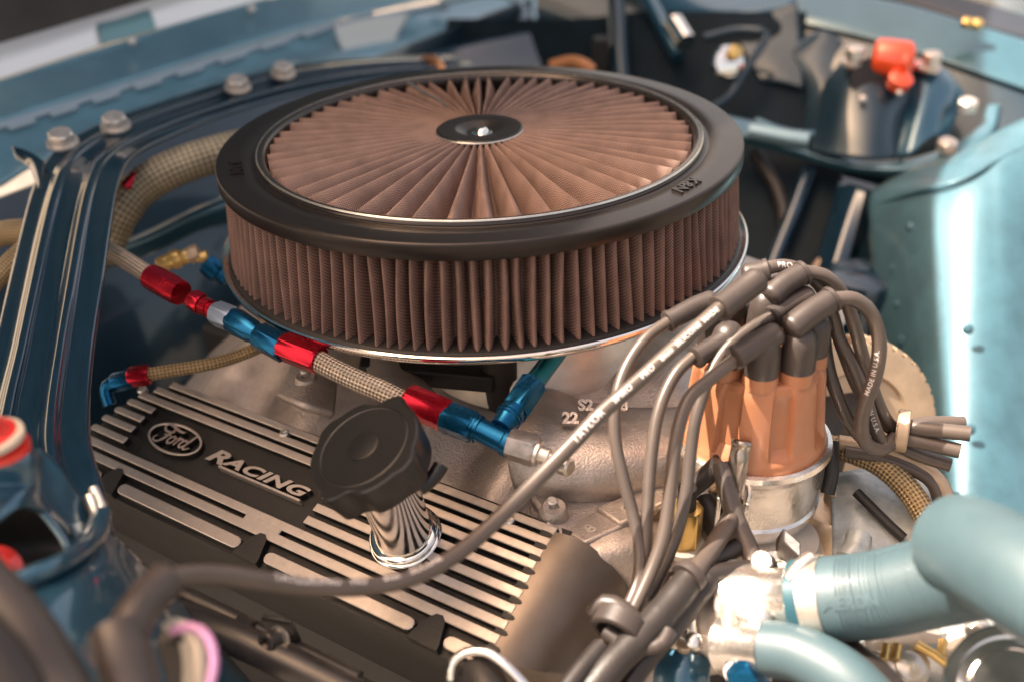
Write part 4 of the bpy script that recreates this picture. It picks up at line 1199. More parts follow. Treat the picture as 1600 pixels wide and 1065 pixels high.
# little gold fitting cluster against the bulkhead
gf = thing('gold_fitting_cluster', 'cluster of small gold fittings on the dark bulkhead left of the filter', 'fitting')
for (x, y, r, m) in ((256, 412, 0.55, BRASS), (274, 405, 0.65, BRASS), (289, 401, 0.5, BRASS), (303, 397, 0.6, TAN), (316, 401, 0.35, BRASS)):
    hexnut('fitting', P(x - 8, y + 3, 80), P(x + 8, y - 3, 80), r, m, gf)
bf = thing('blue_fitting', 'small blue anodised fitting behind the filter rim at left', 'fitting')
hexnut('nut', P(322, 412, 79), P(342, 428, 79), 0.75, BLUEA, bf); hexnut('nut', P(340, 426, 79), P(356, 436, 79), 0.55, BLUEA, bf)

# ---------------------------------------------------------------- near suspension tower, out of focus
nt_ = thing('near_suspension_tower', 'blurred blue suspension tower with a round opening in the lower left corner', 'suspension tower')
sheet('side_face', [[(-60, 945, 40), (20, 925, 40.5), (90, 900, 42), (140, 868, 45), (165, 830, 48.5)],
                    [(-60, 975, 38.5), (30, 955, 39), (110, 925, 41), (170, 890, 44.5), (200, 862, 49)],
                    [(-60, 1020, 38), (60, 1000, 38.3), (150, 970, 41), (215, 935, 45), (262, 925, 50)],
                    [(-60, 1100, 37), (90, 1090, 38), (190, 1050, 41), (275, 1010, 45), (330, 1000, 50)],
                    [(-60, 1190, 36), (100, 1180, 38), (230, 1150, 41), (330, 1110, 45), (420, 1100, 50)]], PAINT, nt_, 0.3)
tube('flange', [(-50, 930, 39.6), (10, 912, 40), (70, 890, 41), (115, 868, 43), (150, 836, 46), (160, 800, 48)], 0.42, PAINT, nt_)
sheet('top_plate', [[(60, 700, 47), (100, 740, 47.5), (135, 800, 48), (150, 845, 47)], [(30, 740, 45), (75, 790, 46), (105, 835, 46), (125, 862, 45)], [(40, 780, 44.6), (70, 805, 45), (98, 842, 44.6), (110, 872, 44)]], PAINT, nt_, 0.3)
sheet('box_front', [[(-50, 690, 43), (0, 695, 43), (45, 700, 43.6), (62, 715, 45)], [(-50, 715, 42), (0, 718, 42), (48, 720, 42.8), (62, 740, 44.8)], [(-50, 760, 42.4), (0, 760, 42.4), (48, 758, 43), (62, 775, 45)],
                    [(-50, 800, 41), (0, 785, 41.4), (40, 772, 42.4), (64, 785, 44.4)], [(-50, 840, 40.2), (0, 812, 40.8), (34, 792, 42), (70, 800, 44)]], PAINT, nt_, 0.3)
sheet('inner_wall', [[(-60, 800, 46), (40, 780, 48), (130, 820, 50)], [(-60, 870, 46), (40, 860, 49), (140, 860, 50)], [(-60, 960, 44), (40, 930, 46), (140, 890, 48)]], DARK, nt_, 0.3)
tube('bright_weld', [(140, 775, 48), (148, 800, 47.5), (142, 826, 46.6), (126, 838, 46), (118, 818, 46)], 0.30, STEEL, nt_, wob=0.6)
tube('bright_weld', [(146, 762, 48.4), (158, 790, 48), (162, 818, 47.4), (154, 842, 46.8), (138, 856, 46)], 0.26, STEEL, nt_, wob=0.6)
tube('bright_weld', [(166, 862, 47.4), (172, 878, 47.2)], 0.55, BOLT, nt_, wob=0.4)
rs = thing('red_shock_cap', 'blurred red shock absorber cap at the left edge', 'shock mount')
lathe('cap', P(-22, 692, 41.5), Vector((0, 0, 1)), [(0, 1.3), (0.4, 1.3), (0.5, 0.9), (1.0, 0.8), (1.3, 0.4)], REDP, rs, 36)
lathe('washer', P(-16, 688, 41.4), Vector((0, 0, 1)), [(0, 1.35), (0.25, 1.35), (0.3, 0.6)], CREAM, rs, 30)
lathe('base', P(5, 705, 41.8), Vector((0, 0, 1)), [(0, 1.1), (0.3, 1.1), (0.35, 0.9)], REDP, rs, 30)
rb = thing('red_bush', 'red rubber bush deep inside the round opening at lower left', 'rubber bush')
lathe('bush', P(-8, 900, 43), Vector((0.2, -0.5, 0.8)), [(0, 1.2), (0.5, 1.2), (0.8, 0.8)], REDP, rb, 30)

# blurred boots and wires in the lower left foreground
cbt = thing('coil_boot', 'blurred brown rubber boot ending the long ignition wire at lower left', 'rubber boot')
tube('boot', [(262, 905, 37.2), (240, 925, 36.6), (212, 960, 35.6), (200, 1000, 35), (200, 1060, 34.6), (205, 1120, 34.2)], 0.74, BOOT, cbt, seg=22)
tube('shroud', [(180, 985, 35), (192, 1020, 34.6), (205, 1070, 34.4), (215, 1130, 34)], 0.95, BOOT, cbt, seg=22)
hb = thing('thick_rubber_boot', 'thick blurred brown rubber boot in the bottom left corner', 'rubber boot')
tube('boot', [(-50, 890, 34), (0, 945, 33.6), (45, 1000, 33.2), (80, 1060, 33), (110, 1120, 32.6)], 1.0, BOOT, hb, seg=24)
tube('lower_boot', [(-60, 960, 32), (0, 1020, 32), (40, 1080, 32)], 0.7, LOOM, hb, seg=20)
pw = thing('pink_wire', 'blurred pink wire looping at the bottom left', 'wire')
tube('wire', [(268, 985, 36.4), (300, 978, 36.2), (325, 995, 36), (335, 1030, 35.8), (328, 1070, 35.6), (310, 1110, 35.4)], 0.17, PINK, pw)
cwz = thing('cream_wire', 'blurred cream wires beside the pink wire', 'wire')
tube('wire', [(262, 975, 36.8), (285, 978, 36.6), (305, 1000, 36.4), (312, 1040, 36.2), (305, 1110, 36)], 0.24, CREAM, cwz)
tube('wire', [(290, 1000, 36.8), (296, 1040, 36.6), (292, 1110, 36.4)], 0.22, CREAM, cwz)
db = thing('dark_connector', 'blurred dark electrical connector under the pink wire', 'connector')
mb = MB(); boxm(mb, P(238, 1005, 37.5), P(300, 1000, 37.5) - P(238, 1005, 37.5), Vector((0.2, 1.0, 0.2)), Vector((0.1, 0, -3)))
mb.build('shell', LOOM, db, 35, 0.2)

# ---------------------------------------------------------------- dark lower engine with fuel rail
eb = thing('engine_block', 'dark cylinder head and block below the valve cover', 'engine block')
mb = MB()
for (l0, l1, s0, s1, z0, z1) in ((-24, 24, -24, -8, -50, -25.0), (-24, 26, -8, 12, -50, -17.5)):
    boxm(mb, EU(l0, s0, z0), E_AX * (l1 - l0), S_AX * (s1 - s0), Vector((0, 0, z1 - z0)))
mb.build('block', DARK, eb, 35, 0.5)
fr = thing('fuel_rail', 'black metal rail with an allen bolt in the dark gap below the valve cover', 'rail')
RB = mat('semi_gloss_black', (0.028, 0.024, 0.022), 0.2, 0.35, var=0.3, vscale=60)
tube('rail', [(240, 950, 52), (340, 985, 50), (440, 1030, 48.5), (560, 1090, 47)], 0.85, RB, fr, seg=8)
tube('rail', [(230, 905, 54), (330, 950, 52.5), (400, 985, 51.5), (560, 1062, 49.5)], 0.5, RB, fr, seg=8)
o = P(330, 1010, 49.5)
mb = MB(); boxm(mb, o, P(372, 958, 51.5) - o, P(352, 1022, 48.8) - o, Vector((0.2, 0.5, -0.5))); mb.build('bracket', RB, fr, 35, 0.12)
lathe('bracket_screw', P(351, 980, 49.6), Vector((-0.1, -0.5, 0.85)), [(0, 0.42), (0.12, 0.4), (0.14, 0.25), (0.08, 0.2)], STEEL, fr, 24)
lathe('washer', P(436, 998, 48.8), Vector((-0.5, -0.75, 0.4)), [(0, 0.65), (0.1, 0.65), (0.12, 0.4)], STEEL, fr, 30)
lathe('allen_bolt', P(432, 996, 48.8), Vector((-0.5, -0.75, 0.4)), [(0, 0.48), (0.75, 0.48), (0.8, 0.42), (0.8, 0.22), (0.5, 0.2)], RB, fr, 30)
mb = MB(); boxm(mb, P(405, 965, 50), Vector((1.6, -0.5, 0)), Vector((0.2, 0.3, -1.8)), Vector((0.1, 0.25, 0.1))); mb.build('bolt_tab', RB, fr, 35, 0.2)
tube('thin_wire', [(292, 962, 50.5), (320, 966, 50.3), (345, 973, 50)], 0.05, STEEL, fr)
lp = thing('chrome_hose_clamp', 'small chrome ring round a dark hose end at the bottom edge under the cover', 'hose clamp')
tube('ring', [(705, 1060, 47), (708, 1035, 47), (728, 1018, 47), (760, 1018, 46.8), (790, 1038, 46.4), (830, 1080, 46)], 0.24, CHROME, lp)
tube('hose_end', [(745, 1045, 47.6), (765, 1080, 46.6), (790, 1140, 45.6)], 0.95, RUBBER, lp, seg=24)

# ---------------------------------------------------------------- far side: apron, tower, tripod, wing
DEEP = mat('deep_blue_shade_paint', (0.006, 0.014, 0.020), 0.0, 0.6, spec=0.12, var=0.3, vscale=15)  # car blue near black; shade behind the filter put into the colour
fa = thing('far_inner_wing', 'dark blue inner wing panel behind the filter', 'inner wing')
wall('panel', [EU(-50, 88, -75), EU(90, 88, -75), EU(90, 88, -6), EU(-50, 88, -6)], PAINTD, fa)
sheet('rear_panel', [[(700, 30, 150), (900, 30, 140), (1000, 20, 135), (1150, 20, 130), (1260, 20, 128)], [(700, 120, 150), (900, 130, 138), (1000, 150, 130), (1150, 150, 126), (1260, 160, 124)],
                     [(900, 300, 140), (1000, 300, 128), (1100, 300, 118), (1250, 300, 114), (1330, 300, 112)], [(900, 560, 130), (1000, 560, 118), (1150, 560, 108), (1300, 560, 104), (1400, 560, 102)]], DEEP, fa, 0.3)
# dark struts leaning in front of it
ft = thing('far_suspension_tower', 'sunlit light blue suspension tower with a rounded corner at right', 'suspension tower')
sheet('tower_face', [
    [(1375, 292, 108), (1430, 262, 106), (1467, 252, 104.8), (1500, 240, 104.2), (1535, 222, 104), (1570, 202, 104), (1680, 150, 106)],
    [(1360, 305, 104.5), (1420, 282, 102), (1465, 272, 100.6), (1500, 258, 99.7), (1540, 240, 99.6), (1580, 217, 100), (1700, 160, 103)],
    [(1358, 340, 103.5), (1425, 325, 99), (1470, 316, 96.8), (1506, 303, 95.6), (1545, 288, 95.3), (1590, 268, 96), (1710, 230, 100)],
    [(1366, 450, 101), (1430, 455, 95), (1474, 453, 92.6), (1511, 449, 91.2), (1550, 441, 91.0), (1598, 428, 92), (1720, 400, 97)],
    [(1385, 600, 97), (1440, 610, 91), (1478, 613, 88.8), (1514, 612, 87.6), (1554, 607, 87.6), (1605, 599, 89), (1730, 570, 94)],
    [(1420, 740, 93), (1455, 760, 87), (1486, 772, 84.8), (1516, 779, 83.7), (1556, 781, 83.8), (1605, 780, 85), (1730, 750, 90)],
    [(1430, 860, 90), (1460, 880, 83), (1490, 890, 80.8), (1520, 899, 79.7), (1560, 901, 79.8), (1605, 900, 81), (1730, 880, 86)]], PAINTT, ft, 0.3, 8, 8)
tube('pressed_seam', [(1372, 318, 103), (1432, 300, 99), (1506, 280, 96), (1580, 240, 97.5), (1700, 190, 101)], 0.22, PAINTT, ft)
for k in range(7):
    t_ = k / 6
    lathe('spot_weld', P(1395 + 38 * t_, 420 + 330 * t_, 98.6 - 11.5 * t_), Vector((-0.5, -0.8, 0.3)), [(0, 0.38), (0.12, 0.34), (0.16, 0.1)], PAINTT, ft, 16)
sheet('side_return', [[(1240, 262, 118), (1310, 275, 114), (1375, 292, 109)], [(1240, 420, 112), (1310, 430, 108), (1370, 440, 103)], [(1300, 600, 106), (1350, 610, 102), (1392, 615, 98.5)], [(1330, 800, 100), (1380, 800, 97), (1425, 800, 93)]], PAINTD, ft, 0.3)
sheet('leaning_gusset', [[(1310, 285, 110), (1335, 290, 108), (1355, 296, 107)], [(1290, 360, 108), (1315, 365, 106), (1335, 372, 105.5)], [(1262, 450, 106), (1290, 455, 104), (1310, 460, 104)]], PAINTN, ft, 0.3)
for x, y, d in ((1424, 356, 98), (1512, 515, 88), (1452, 540, 92), (1515, 670, 85)):
    lathe('paint_blob', P(x, y, d), Vector((-0.2, -0.9, 0.3)), [(0, 0.5), (0.2, 0.45), (0.35, 0.2)], PAINTM, ft, 16)  # small raised blobs, slightly darker than the face around them
fl = thing('far_brace_flange', 'pale blue curved flange of the brace on the far tower', 'brace')
sheet('strip', [[(1120, 178, 116), (1180, 192, 115), (1240, 205, 114), (1300, 232, 112), (1350, 250, 110), (1420, 250, 108.5), (1490, 228, 108.5), (1530, 200, 110), (1545, 165, 112)],
                [(1120, 200, 114), (1180, 214, 113), (1245, 232, 111.6), (1300, 250, 110), (1355, 262, 108), (1425, 262, 106.5), (1500, 240, 106.5), (1545, 208, 108), (1558, 165, 111)],
                [(1120, 214, 114.6), (1180, 228, 113.6), (1245, 246, 112.2), (1300, 262, 110.6), (1355, 272, 108.8), (1430, 272, 107.2), (1506, 250, 107.2), (1552, 214, 108.6), (1562, 166, 111.6)]],
      PAINTM, fl, 0.35)
tube('bead', [(1180, 190, 113), (1230, 208, 112), (1285, 210, 112), (1310, 196, 112.5)], 0.5, PAINTM, fl)
tube('bead', [(1170, 205, 112.4), (1230, 216, 111.4), (1262, 220, 111)], 0.9, mat('pale_blue_reflective', (0.30, 0.44, 0.47), 0.5, 0.25, coat=0.6), fl)
for x, y, d in ((1357, 238, 108.5), (1478, 228, 107), (1510, 165, 110)):
    lathe('flange_bolt', P(x, y + 6, d), Vector((0, -0.2, 1)), [(0, 1.1, 0.95), (0.9, 1.1, 0.95), (1.1, 0.8, 0.95)], BOLT, fl, 36)
st = thing('leaning_struts', 'dark painted struts and pipes leaning in the shadow right of the filter', 'strut')
tube('strut', [(1262, 268, 113), (1240, 330, 111), (1205, 420, 109), (1190, 470, 108)], 0.9, PAINTN, st)
tube('strut', [(1318, 372, 108), (1290, 400, 107), (1262, 440, 106), (1245, 480, 105)], 0.5, TAN, st)
tube('pipe', [(1180, 240, 116), (1215, 300, 113), (1225, 360, 111), (1215, 470, 109)], 0.8, RUBBER, st)
lathe('dark_cylinder', P(1345, 470, 103), Vector((0, 0, 1)), [(-14, 4.0), (2, 4.0), (3, 3.6), (3.4, 2.5)], PAINTN, st, 48)
# tripod cone with the orange mount
tp = thing('shock_mount_tripod', 'blue three legged shock mount bracket on the far tower', 'bracket')
sheet('front_leg', [[(1318, 95, 114), (1345, 100, 112), (1375, 108, 111.5), (1420, 112, 112)], [(1290, 130, 113.5), (1330, 140, 110.6), (1375, 150, 109.6), (1420, 150, 111)], [(1275, 185, 112.5), (1315, 195, 109.5), (1370, 200, 108), (1410, 195, 110)], [(1262, 238, 111), (1310, 246, 108.6), (1365, 250, 107), (1410, 248, 108.5)]], PAINTD, tp, 0.3)
sheet('right_leg', [[(1425, 108, 113.6), (1452, 98, 113), (1480, 112, 113.4), (1490, 128, 114.4)], [(1418, 150, 111.6), (1450, 130, 110.8), (1485, 135, 111.4), (1505, 150, 113)], [(1410, 200, 109.6), (1440, 180, 108.8), (1470, 175, 109.6), (1490, 190, 111)], [(1402, 246, 108.2), (1425, 240, 107.4), (1455, 215, 108), (1478, 215, 110)]], PAINT, tp, 0.3)
sheet('rear_leg', [[(1265, 55, 120), (1290, 50, 119), (1318, 66, 118)], [(1240, 85, 119), (1275, 90, 117.5), (1300, 100, 116.5)], [(1262, 140, 116), (1285, 150, 114.5), (1305, 150, 114)], [(1250, 240, 113.5), (1275, 240, 112), (1295, 240, 111.5)]], PAINTD, tp, 0.3)
lathe('opening', P(1368, 128, 110.4), Vector((0.05, -0.85, 0.5)), [(-1, 2.6), (0.1, 2.7), (0.15, 2.3)], DARK, tp, 40)
for x, y, rr in ((1347, 156, 0.35), (1404, 147, 0.3)):
    lathe('stud', P(x, y, 108.8), Vector((0, -0.7, 0.7)), [(0, rr), (0.4, rr), (0.5, rr * 0.5)], BOLT, tp, 16)
om = thing('orange_shock_mount', 'glossy orange red shock absorber mount held by two bolts at upper right', 'shock mount')
pa, pb = P(1362, 90, 111.5), P(1425, 98, 110.5)
axo = (pb - pa).normalized()
lathe('barrel', pa, axo, [(0, 1.6), (0.25, 2.0), (0.5, 2.15), (3.4, 2.25), (3.9, 2.1), (4.3, 1.6), (4.3, 0.9)], ORANGE, om, 48, 40)
tube('end_face', [(1410, 98, 109.2), (1418, 99, 109)], 1.1, ORANGE, om)
lathe('lower_bush', P(1405, 128, 109.2), Vector((0.1, -0.5, 0.85)), [(-0.6, 1.2), (0.6, 1.3), (0.9, 0.8)], ORANGE, om, 30)
mb = MB(); boxm(mb, P(1326, 112, 112), P(1452, 112, 111.6) - P(1326, 112, 112), Vector((0, 2.2, 0)), Vector((0, 0, 0.7))); mb.build('mount_plate', REDP, om, 35, 0.25)
for x, y in ((1334, 88), (1454, 96)):
    c_ = P(x, y + 6, 111)
    lathe('mount_bolt', c_, Vector((0, -0.1, 1)), [(-0.5, 1.25), (-0.1, 1.25), (0, 0.8), (0.3, 0.8), (0.32, 1.05, 0.92), (1.3, 1.05, 0.92), (1.42, 0.8, 0.92)], BOLT, om, 36)
# far wing: gutter, edge and outer skin
fw = thing('far_wing_edge', 'blue wing gutter and edge running across the top right corner', 'wing')
sheet('gutter', [[(1235, -20, 135), (1400, 5, 128), (1540, 45, 122), (1700, 95, 118)], [(1240, 18, 131), (1390, 48, 125), (1530, 92, 119), (1700, 150, 114)], [(1245, 36, 130), (1380, 66, 124), (1520, 112, 118), (1700, 175, 113)]], PAINTM, fw, 0.3)
sheet('inner_skirt', [[(1245, 38, 130.6), (1380, 68, 124.6), (1520, 114, 118.6), (1700, 177, 113.6)], [(1250, 110, 128), (1390, 140, 122), (1530, 190, 117), (1700, 250, 112)], [(1260, 260, 124), (1400, 300, 119), (1540, 330, 114), (1700, 380, 110)]], PAINTD, fw, 0.3)
sheet('dark_band', [[(1200, -70, 140), (1400, -30, 132), (1560, 15, 126), (1700, 60, 122)], [(1230, -25, 136), (1400, 2, 129), (1540, 42, 123), (1700, 92, 119)]], mat('dark_seal', (0.03, 0.035, 0.045), 0, 0.4), fw, 0.5)
sheet('outer_skin', [[(1380, -60, 150), (1500, -40, 146), (1700, 10, 140)], [(1400, -12, 134), (1520, 8, 129), (1700, 50, 123)]], PAINTM, fw, 0.3)
for x, y in ((1510, 40), (1525, 42)):
    lathe('clip', P(x, y, 119), Vector((0, -0.4, 0.9)), [(0, 0.7), (0.7, 0.7), (0.9, 0.4)], BRASS, fw, 20)
# bracket with round chrome fitting
fb = thing('triangular_bracket', 'dark triangular bracket holding a round chrome fitting behind the filter', 'bracket')
tube('edge', [(1100, 60, 124), (1150, 48, 124), (1190, 50, 123), (1195, 62, 123), (1165, 110, 121), (1140, 150, 120), (1115, 168, 119)], 0.5, PAINTD, fb)
lathe('round_fitting', P(1138, 98, 120), Vector((0.1, -0.9, 0.4)), [(-1, 1.9), (0, 2.0), (0.5, 1.7), (0.8, 0.8)], CHROME, fb, 40)
lathe('centre_boss', P(1148, 82, 118.6), Vector((0.1, -0.9, 0.4)), [(0, 0.9), (0.4, 0.8), (0.6, 0.3)], BRASS, fb, 30)
tube('highlight_lozenge', [(1052, 36, 126), (1062, 52, 125), (1072, 68, 124)], 1.3, CHROME, fb, seg=20)  # bright lozenge standing in for an elongated highlight
tube('pipe', [(960, -20, 135), (965, 40, 132), (968, 90, 130), (975, 160, 128)], 1.2, PAINTD, fb)
tube('pipe', [(1000, -20, 135), (1035, 40, 131), (1060, 90, 129)], 1.0, PAINT, fb)
sheet('upper_ledge', [[(1000, -10, 142), (1120, -12, 138), (1240, -30, 136)], [(1040, 30, 138), (1130, 22, 134), (1242, 4, 132)], [(1070, 40, 138), (1140, 32, 134), (1244, 14, 132)]], PAINT, fb, 0.4)
sheet('dark_gusset', [[(1140, 42, 130), (1200, 20, 129), (1246, 4, 128)], [(1150, 60, 129), (1200, 60, 128), (1250, 60, 127)], [(1190, 130, 126), (1220, 130, 125), (1255, 140, 124)]], PAINTD, fb, 0.3)
bs = thing('bulkhead_corner', 'dark blue bulkhead corner panel behind the rear rim of the filter', 'bulkhead')
sheet('panel', [[(640, 92, 140), (760, 62, 142), (860, 44, 144), (960, 30, 146)], [(640, 120, 138), (760, 110, 140), (860, 100, 142), (960, 90, 144)], [(640, 180, 134), (760, 180, 136), (860, 180, 138), (960, 180, 140)]], PAINTN, bs, 0.3)
cr = thing('copper_pipe', 'short copper pipe end showing over the rear rim of the filter', 'pipe')
tube('pipe', [(655, 100, 118), (672, 95, 117), (684, 102, 116), (690, 118, 115)], 0.65, mat('copper', (0.70, 0.30, 0.12), 0.8, 0.35), cr)
cr = thing('copper_bracket', 'rusty orange bracket showing over the rear rim of the filter at right', 'bracket')
tube('bracket', [(862, 104, 118), (890, 97, 117), (912, 102, 116), (925, 112, 116)], 0.75, mat('rust', (0.40, 0.17, 0.07), 0.3, 0.6), cr)
mb = MB(); boxm(mb, P(928, 62, 128), Vector((2.0, 0, 0)), Vector((0, 2, 0)), Vector((0, 0, -7)))
mb.build('dark_post', DARK, cr, 35, 0.3)

# ---------------------------------------------------------------- lower right: sunlit housings and hoses
wp = thing('water_pump_housing', 'sunlit cast aluminium water pump housing below the distributor', 'water pump')
sheet('casting', [[(1050, 905, 56), (1110, 900, 54.5), (1170, 895, 54), (1230, 880, 55)], [(1040, 950, 54), (1100, 945, 52.6), (1165, 935, 52), (1230, 920, 53)], [(1030, 1000, 54), (1095, 1000, 52), (1160, 990, 50.8), (1215, 980, 52)], [(1060, 1060, 54), (1110, 1050, 52.4), (1160, 1045, 51.6), (1200, 1060, 53)]], CASTB, wp, 0.5)
lathe('outlet', P(1195, 940, 52), P(1260, 935, 50.4) - P(1195, 940, 52), [(-1.5, 2.3), (0, 1.9), (0.4, 1.65), (1.4, 1.62), (2.6, 1.66)], DISTAL, wp, 60, 40)
sheet('rib', [[(1115, 935, 52.8), (1125, 960, 51.6), (1118, 1010, 51.2)], [(1128, 930, 51.8), (1140, 960, 50.4), (1132, 1015, 50.2)], [(1142, 930, 52.4), (1156, 960, 51.4), (1150, 1015, 51)]], CASTB, wp, 0.3)
lathe('ear', P(1172, 936, 51), Vector((-0.1, -0.6, 0.8)), [(0, 1.1), (0.3, 1.1), (0.35, 0.45), (0.2, 0.42)], DISTAL, wp, 36)
lathe('ear', P(1212, 898, 54.5), Vector((0.1, -0.6, 0.8)), [(-0.5, 1.3), (0.2, 1.25), (0.3, 0.8), (0.1, 0.75)], DISTAL, wp, 40)
lathe('pedestal', P(1205, 856, 60), Vector((0, 0, 1)), [(-4, 3.6), (0, 3.0), (1.0, 2.6)], CASTB, wp, 60)
lathe('lower_outlet', P(1160, 1010, 50.6), P(1215, 1020, 48.8) - P(1160, 1010, 50.6), [(-0.8, 1.6), (0.3, 1.25), (1.8, 1.2)], DISTAL, wp, 50, 40)
mb = MB(); boxm(mb, P(1224, 845, 54.2), P(1252, 870, 53.2) - P(1224, 845, 54.2), Vector((-0.3, 0.2, -1.0)), Vector((0.2, 0.8, 0.3))); mb.build('dark_clip', LOOM, wp, 35, 0.1)
for x, y, d in ((1166, 1034, 50), (1148, 1052, 50), (1190, 880, 53)):
    hexnut('housing_bolt', P(x, y, d), P(x, y, d) + Vector((-0.2, -0.5, 0.7)), 0.5, STEEL, wp)
random.seed(11)
for (x, y, dd, r_) in ((1092, 918, 53.2, 0.5), (1060, 960, 52.6, 0.45), (1188, 965, 50.6, 0.5), (1206, 906, 52.8, 0.4), (1140, 1012, 50.9, 0.4), (1082, 1002, 51.8, 0.4)):
    lathe('casting_boss', P(x, y, dd), Vector((-0.1, -0.6, 0.8)), [(-0.4, r_ * 1.6), (0.1, r_ * 1.4), (0.3, r_), (0.7, r_), (0.8, r_ * 0.6)], DISTAL, wp, 24)
sheet('gasket_face', [[(1150, 905, 53), (1180, 900, 52.4), (1212, 905, 52)], [(1150, 940, 51.2), (1176, 955, 50.4), (1206, 950, 50.6)], [(1158, 985, 50.6), (1180, 995, 50), (1204, 985, 50)]], DISTAL, wp, 0.35)
tube('pipe_rib', [(1098, 925, 52.8), (1080, 965, 51.8), (1086, 1010, 51.4)], 0.25, CASTB, wp)
tube('pipe_rib', [(1165, 900, 53), (1200, 915, 52), (1222, 915, 51.6)], 0.3, DISTAL, wp)
wb = thing('steel_bracket_plate', 'thin steel bracket edge below the loom at the bottom', 'bracket')
mb = MB(); boxm(mb, P(1046, 984, 51.6), P(1130, 1034, 51.4) - P(1046, 984, 51.6), Vector((0.1, 2.0, 0.3)), Vector((0, 0, -0.35))); mb.build('plate', STEEL, wb, 35, 0.05)
lathe('threaded_stud', P(1068, 1018, 51.8), Vector((0.02, 0, 1)), [(-0.6, 0.36), (-0.4, 0.42), (-0.3, 0.36), (-0.1, 0.42), (0, 0.36), (0.2, 0.42), (0.3, 0.36), (0.5, 0.42), (0.6, 0.36)], TAN, wb, 24)
bb = thing('blue_engine_bracket', 'blue painted engine bracket at the bottom edge between loom and hose', 'bracket')
sheet('body', [[(1030, 1012, 52.4), (1070, 1018, 51.6), (1110, 1030, 52)], [(1025, 1045, 51.8), (1068, 1050, 51), (1105, 1055, 51.6)], [(1020, 1110, 51.6), (1068, 1110, 50.8), (1110, 1110, 51.6)]], PAINT, bb, 0.4)
bn2 = thing('blue_hose_nut', 'small bright blue nut under the lower radiator hose', 'fitting')
hexnut('nut', P(1150, 1060, 49.8), P(1185, 1044, 49.2), 0.9, BLUEA, bn2)
rh = thing('radiator_hose', 'sky-tinted ribbed rubber radiator hose leaving the pump to the right', 'radiator hose')
tube('hose', [(1268, 936, 50.2), (1310, 934, 49.6), (1370, 928, 48.8), (1430, 915, 47.8), (1490, 902, 46.8), (1560, 888, 45.8)], 2.05, HOSE, rh, seg=48)
o_, hpr = None, path([(1268, 936, 50.2), (1310, 934, 49.6), (1370, 928, 48.8), (1430, 915, 47.8), (1490, 902, 46.8), (1560, 888, 45.8)], 2.05)
mb = MB()
s_ = 0
for i in range(44):
    k = 1.6 + i * 0.16
    # fine moulded ridges on the upper side
    cum2 = 0; j = 0
    while j < len(hpr) - 2 and cum2 + (hpr[j + 1][0] - hpr[j][0]).length < k:
        cum2 += (hpr[j + 1][0] - hpr[j][0]).length; j += 1
    p = hpr[j][0]; q_ = hpr[j + 1][0]; T = (q_ - p).normalized(); p = p + T * (k - cum2)
    n = (CAM + Vector((0, 0, 20)) - p); n = (n - T * n.dot(T)).normalized(); b = n.cross(T)
    prr = [(p + (n * math.cos(a) + b * math.sin(a)) * 2.06, 0.045) for a in [R_(-62 + 8 * z) for z in range(15)]]
    tube_into(mb, prr, 5, False)
mb.build('moulded_ridges', HOSE, rh, None)
text_on_tube('moulded_lettering', 'AERON', 0.85, hpr, 0.95, HOSE, rh, -0.10, False, 0.03, 1.0, 0.05)
lathe('hose_end', P(1262, 937, 50.4), P(1310, 934, 49.6) - P(1262, 937, 50.4), [(-0.6, 1.9), (-0.5, 2.02), (0.3, 2.05)], mat('teal_rubber', (0.012, 0.06, 0.08), 0, 0.4), rh, 60)
hc = thing('hose_clamp', 'steel worm drive clamp round the left end of the radiator hose', 'hose clamp')
lathe('band', P(1266, 937, 50.3), P(1310, 934, 49.6) - P(1266, 937, 50.3), [(-0.1, 2.06), (-0.1, 2.14), (0.9, 2.16), (0.9, 2.06)], STEEL, hc, 60, 30, False, False)
tube('worm_housing', [(1234, 905, 49.6), (1250, 885, 49.6), (1268, 872, 49.8)], 0.42, STEEL, hc, seg=8)
h5 = thing('upper_radiator_hose', 'large blurred sky-tinted rubber hose bend at the right edge', 'radiator hose')
tube('hose', [(1500, 850, 44), (1530, 862, 42.5), (1580, 888, 40.6), (1650, 930, 38.6), (1740, 980, 37)], 2.2, HOSE, h5, seg=48)
lathe('rounded_end', P(1516, 856, 43.3), P(1500, 850, 44) - P(1530, 862, 42.5), [(0, 2.2), (0.6, 2.1), (1.1, 1.7), (1.35, 1.0), (1.4, 0.1)], HOSE, h5, 48, 60)
h6 = thing('lower_radiator_hose', 'sky-tinted rubber hose at the bottom edge below the larger hose', 'radiator hose')
tube('hose', [(1196, 1012, 49.4), (1240, 1018, 48.6), (1290, 1040, 47.6), (1330, 1068, 46.8), (1380, 1120, 46)], 1.34, HOSE, h6, seg=40)
dkh = thing('dark_hose', 'dark rubber hose behind the lower radiator hose', 'hose')
tube('hose', [(1310, 1012, 50), (1345, 1040, 49), (1380, 1070, 48.4), (1410, 1110, 48)], 0.9, LOOM, dkh)
gp = thing('sunlit_timing_plate', 'pale mottled metal plate in sunlight right of the distributor', 'plate')
sheet('plate', [[(1290, 745, 64), (1340, 735, 63), (1400, 735, 63), (1470, 750, 62)], [(1300, 800, 61.5), (1350, 800, 60.6), (1410, 800, 60.6), (1480, 810, 60)], [(1300, 880, 58.5), (1350, 885, 58), (1410, 885, 58), (1480, 890, 57.4)]], GALV, gp, 0.3)
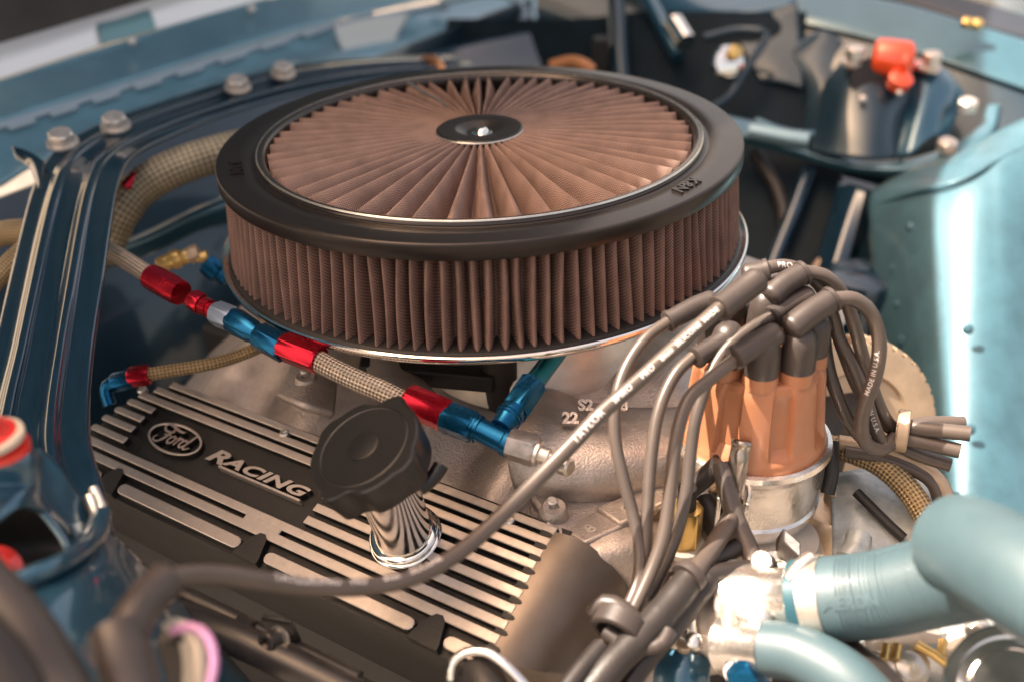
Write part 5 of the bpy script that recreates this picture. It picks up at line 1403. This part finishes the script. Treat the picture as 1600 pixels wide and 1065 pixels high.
tube('slot', [(1338, 768, 60.6), (1360, 790, 60), (1385, 815, 59.4), (1412, 840, 58.8)], 0.3, DARK, gp)
tube('lever', [(1342, 838, 58.6), (1338, 855, 58.2), (1325, 875, 57.8)], 0.75, GALV, gp)
fc = thing('front_cover', 'bright sunlit metal front cover below the radiator hose', 'front cover')
sheet('plate', [[(1340, 960, 56), (1420, 950, 55), (1520, 940, 54), (1700, 930, 53)], [(1340, 1010, 54), (1420, 1005, 53), (1520, 1000, 52), (1700, 990, 51)], [(1340, 1120, 51), (1420, 1120, 50), (1520, 1120, 49), (1700, 1120, 48)]], GALV, fc, 0.3)
mb = MB(); boxm(mb, P(1350, 1000, 52.6), P(1470, 985, 52.0) - P(1350, 1000, 52.6), Vector((0.1, 0.5, 0.4)), Vector((0, -0.4, -0.5))); mb.build('edge_rail', CASTB, fc, 35, 0.1)
mb = MB(); boxm(mb, P(1480, 1030, 50.8), P(1560, 1000, 50.2) - P(1480, 1030, 50.8), Vector((0.1, 0.9, 0.2)), Vector((0, -0.2, -0.8))); mb.build('edge_rail', CASTB, fc, 35, 0.1)
for (x, y, rr) in ((1420, 1040, 0.7), (1365, 1035, 0.4), (1530, 985, 0.45), (1500, 1050, 0.4)):
    lathe('cover_bolt', P(x, y, 51), Vector((-0.1, -0.6, 0.8)), [(-0.3, rr * 1.5), (0, rr * 1.5), (0.05, rr), (0.4, rr), (0.5, rr * 0.6)], STEEL, fc, 24)
for i, (x, y) in enumerate(((1385, 1012), (1402, 1012), (1474, 1005))):
    tube('pin', [(x, y - 6, 51), (x - 4, y + 18, 50.6)], 0.22, BRASS, fc)
tube('coil_spring', [(1432, 1006, 51), (1460, 1022, 50.6), (1484, 1040, 50.2)], 0.24, BRASS, fc, wob=0.5)
pr_ = thing('polished_rim', 'polished round metal rim in the bottom right corner', 'pulley')
lathe('rim', P(1590, 1085, 44), Vector((-0.25, -0.55, 0.8)), [(-1, 2.9), (0, 3.0), (0.15, 2.9), (0.1, 2.5), (-0.3, 2.4), (-0.3, 2.0), (0, 1.9), (0, 0.1)], CHROME, pr_, 64)
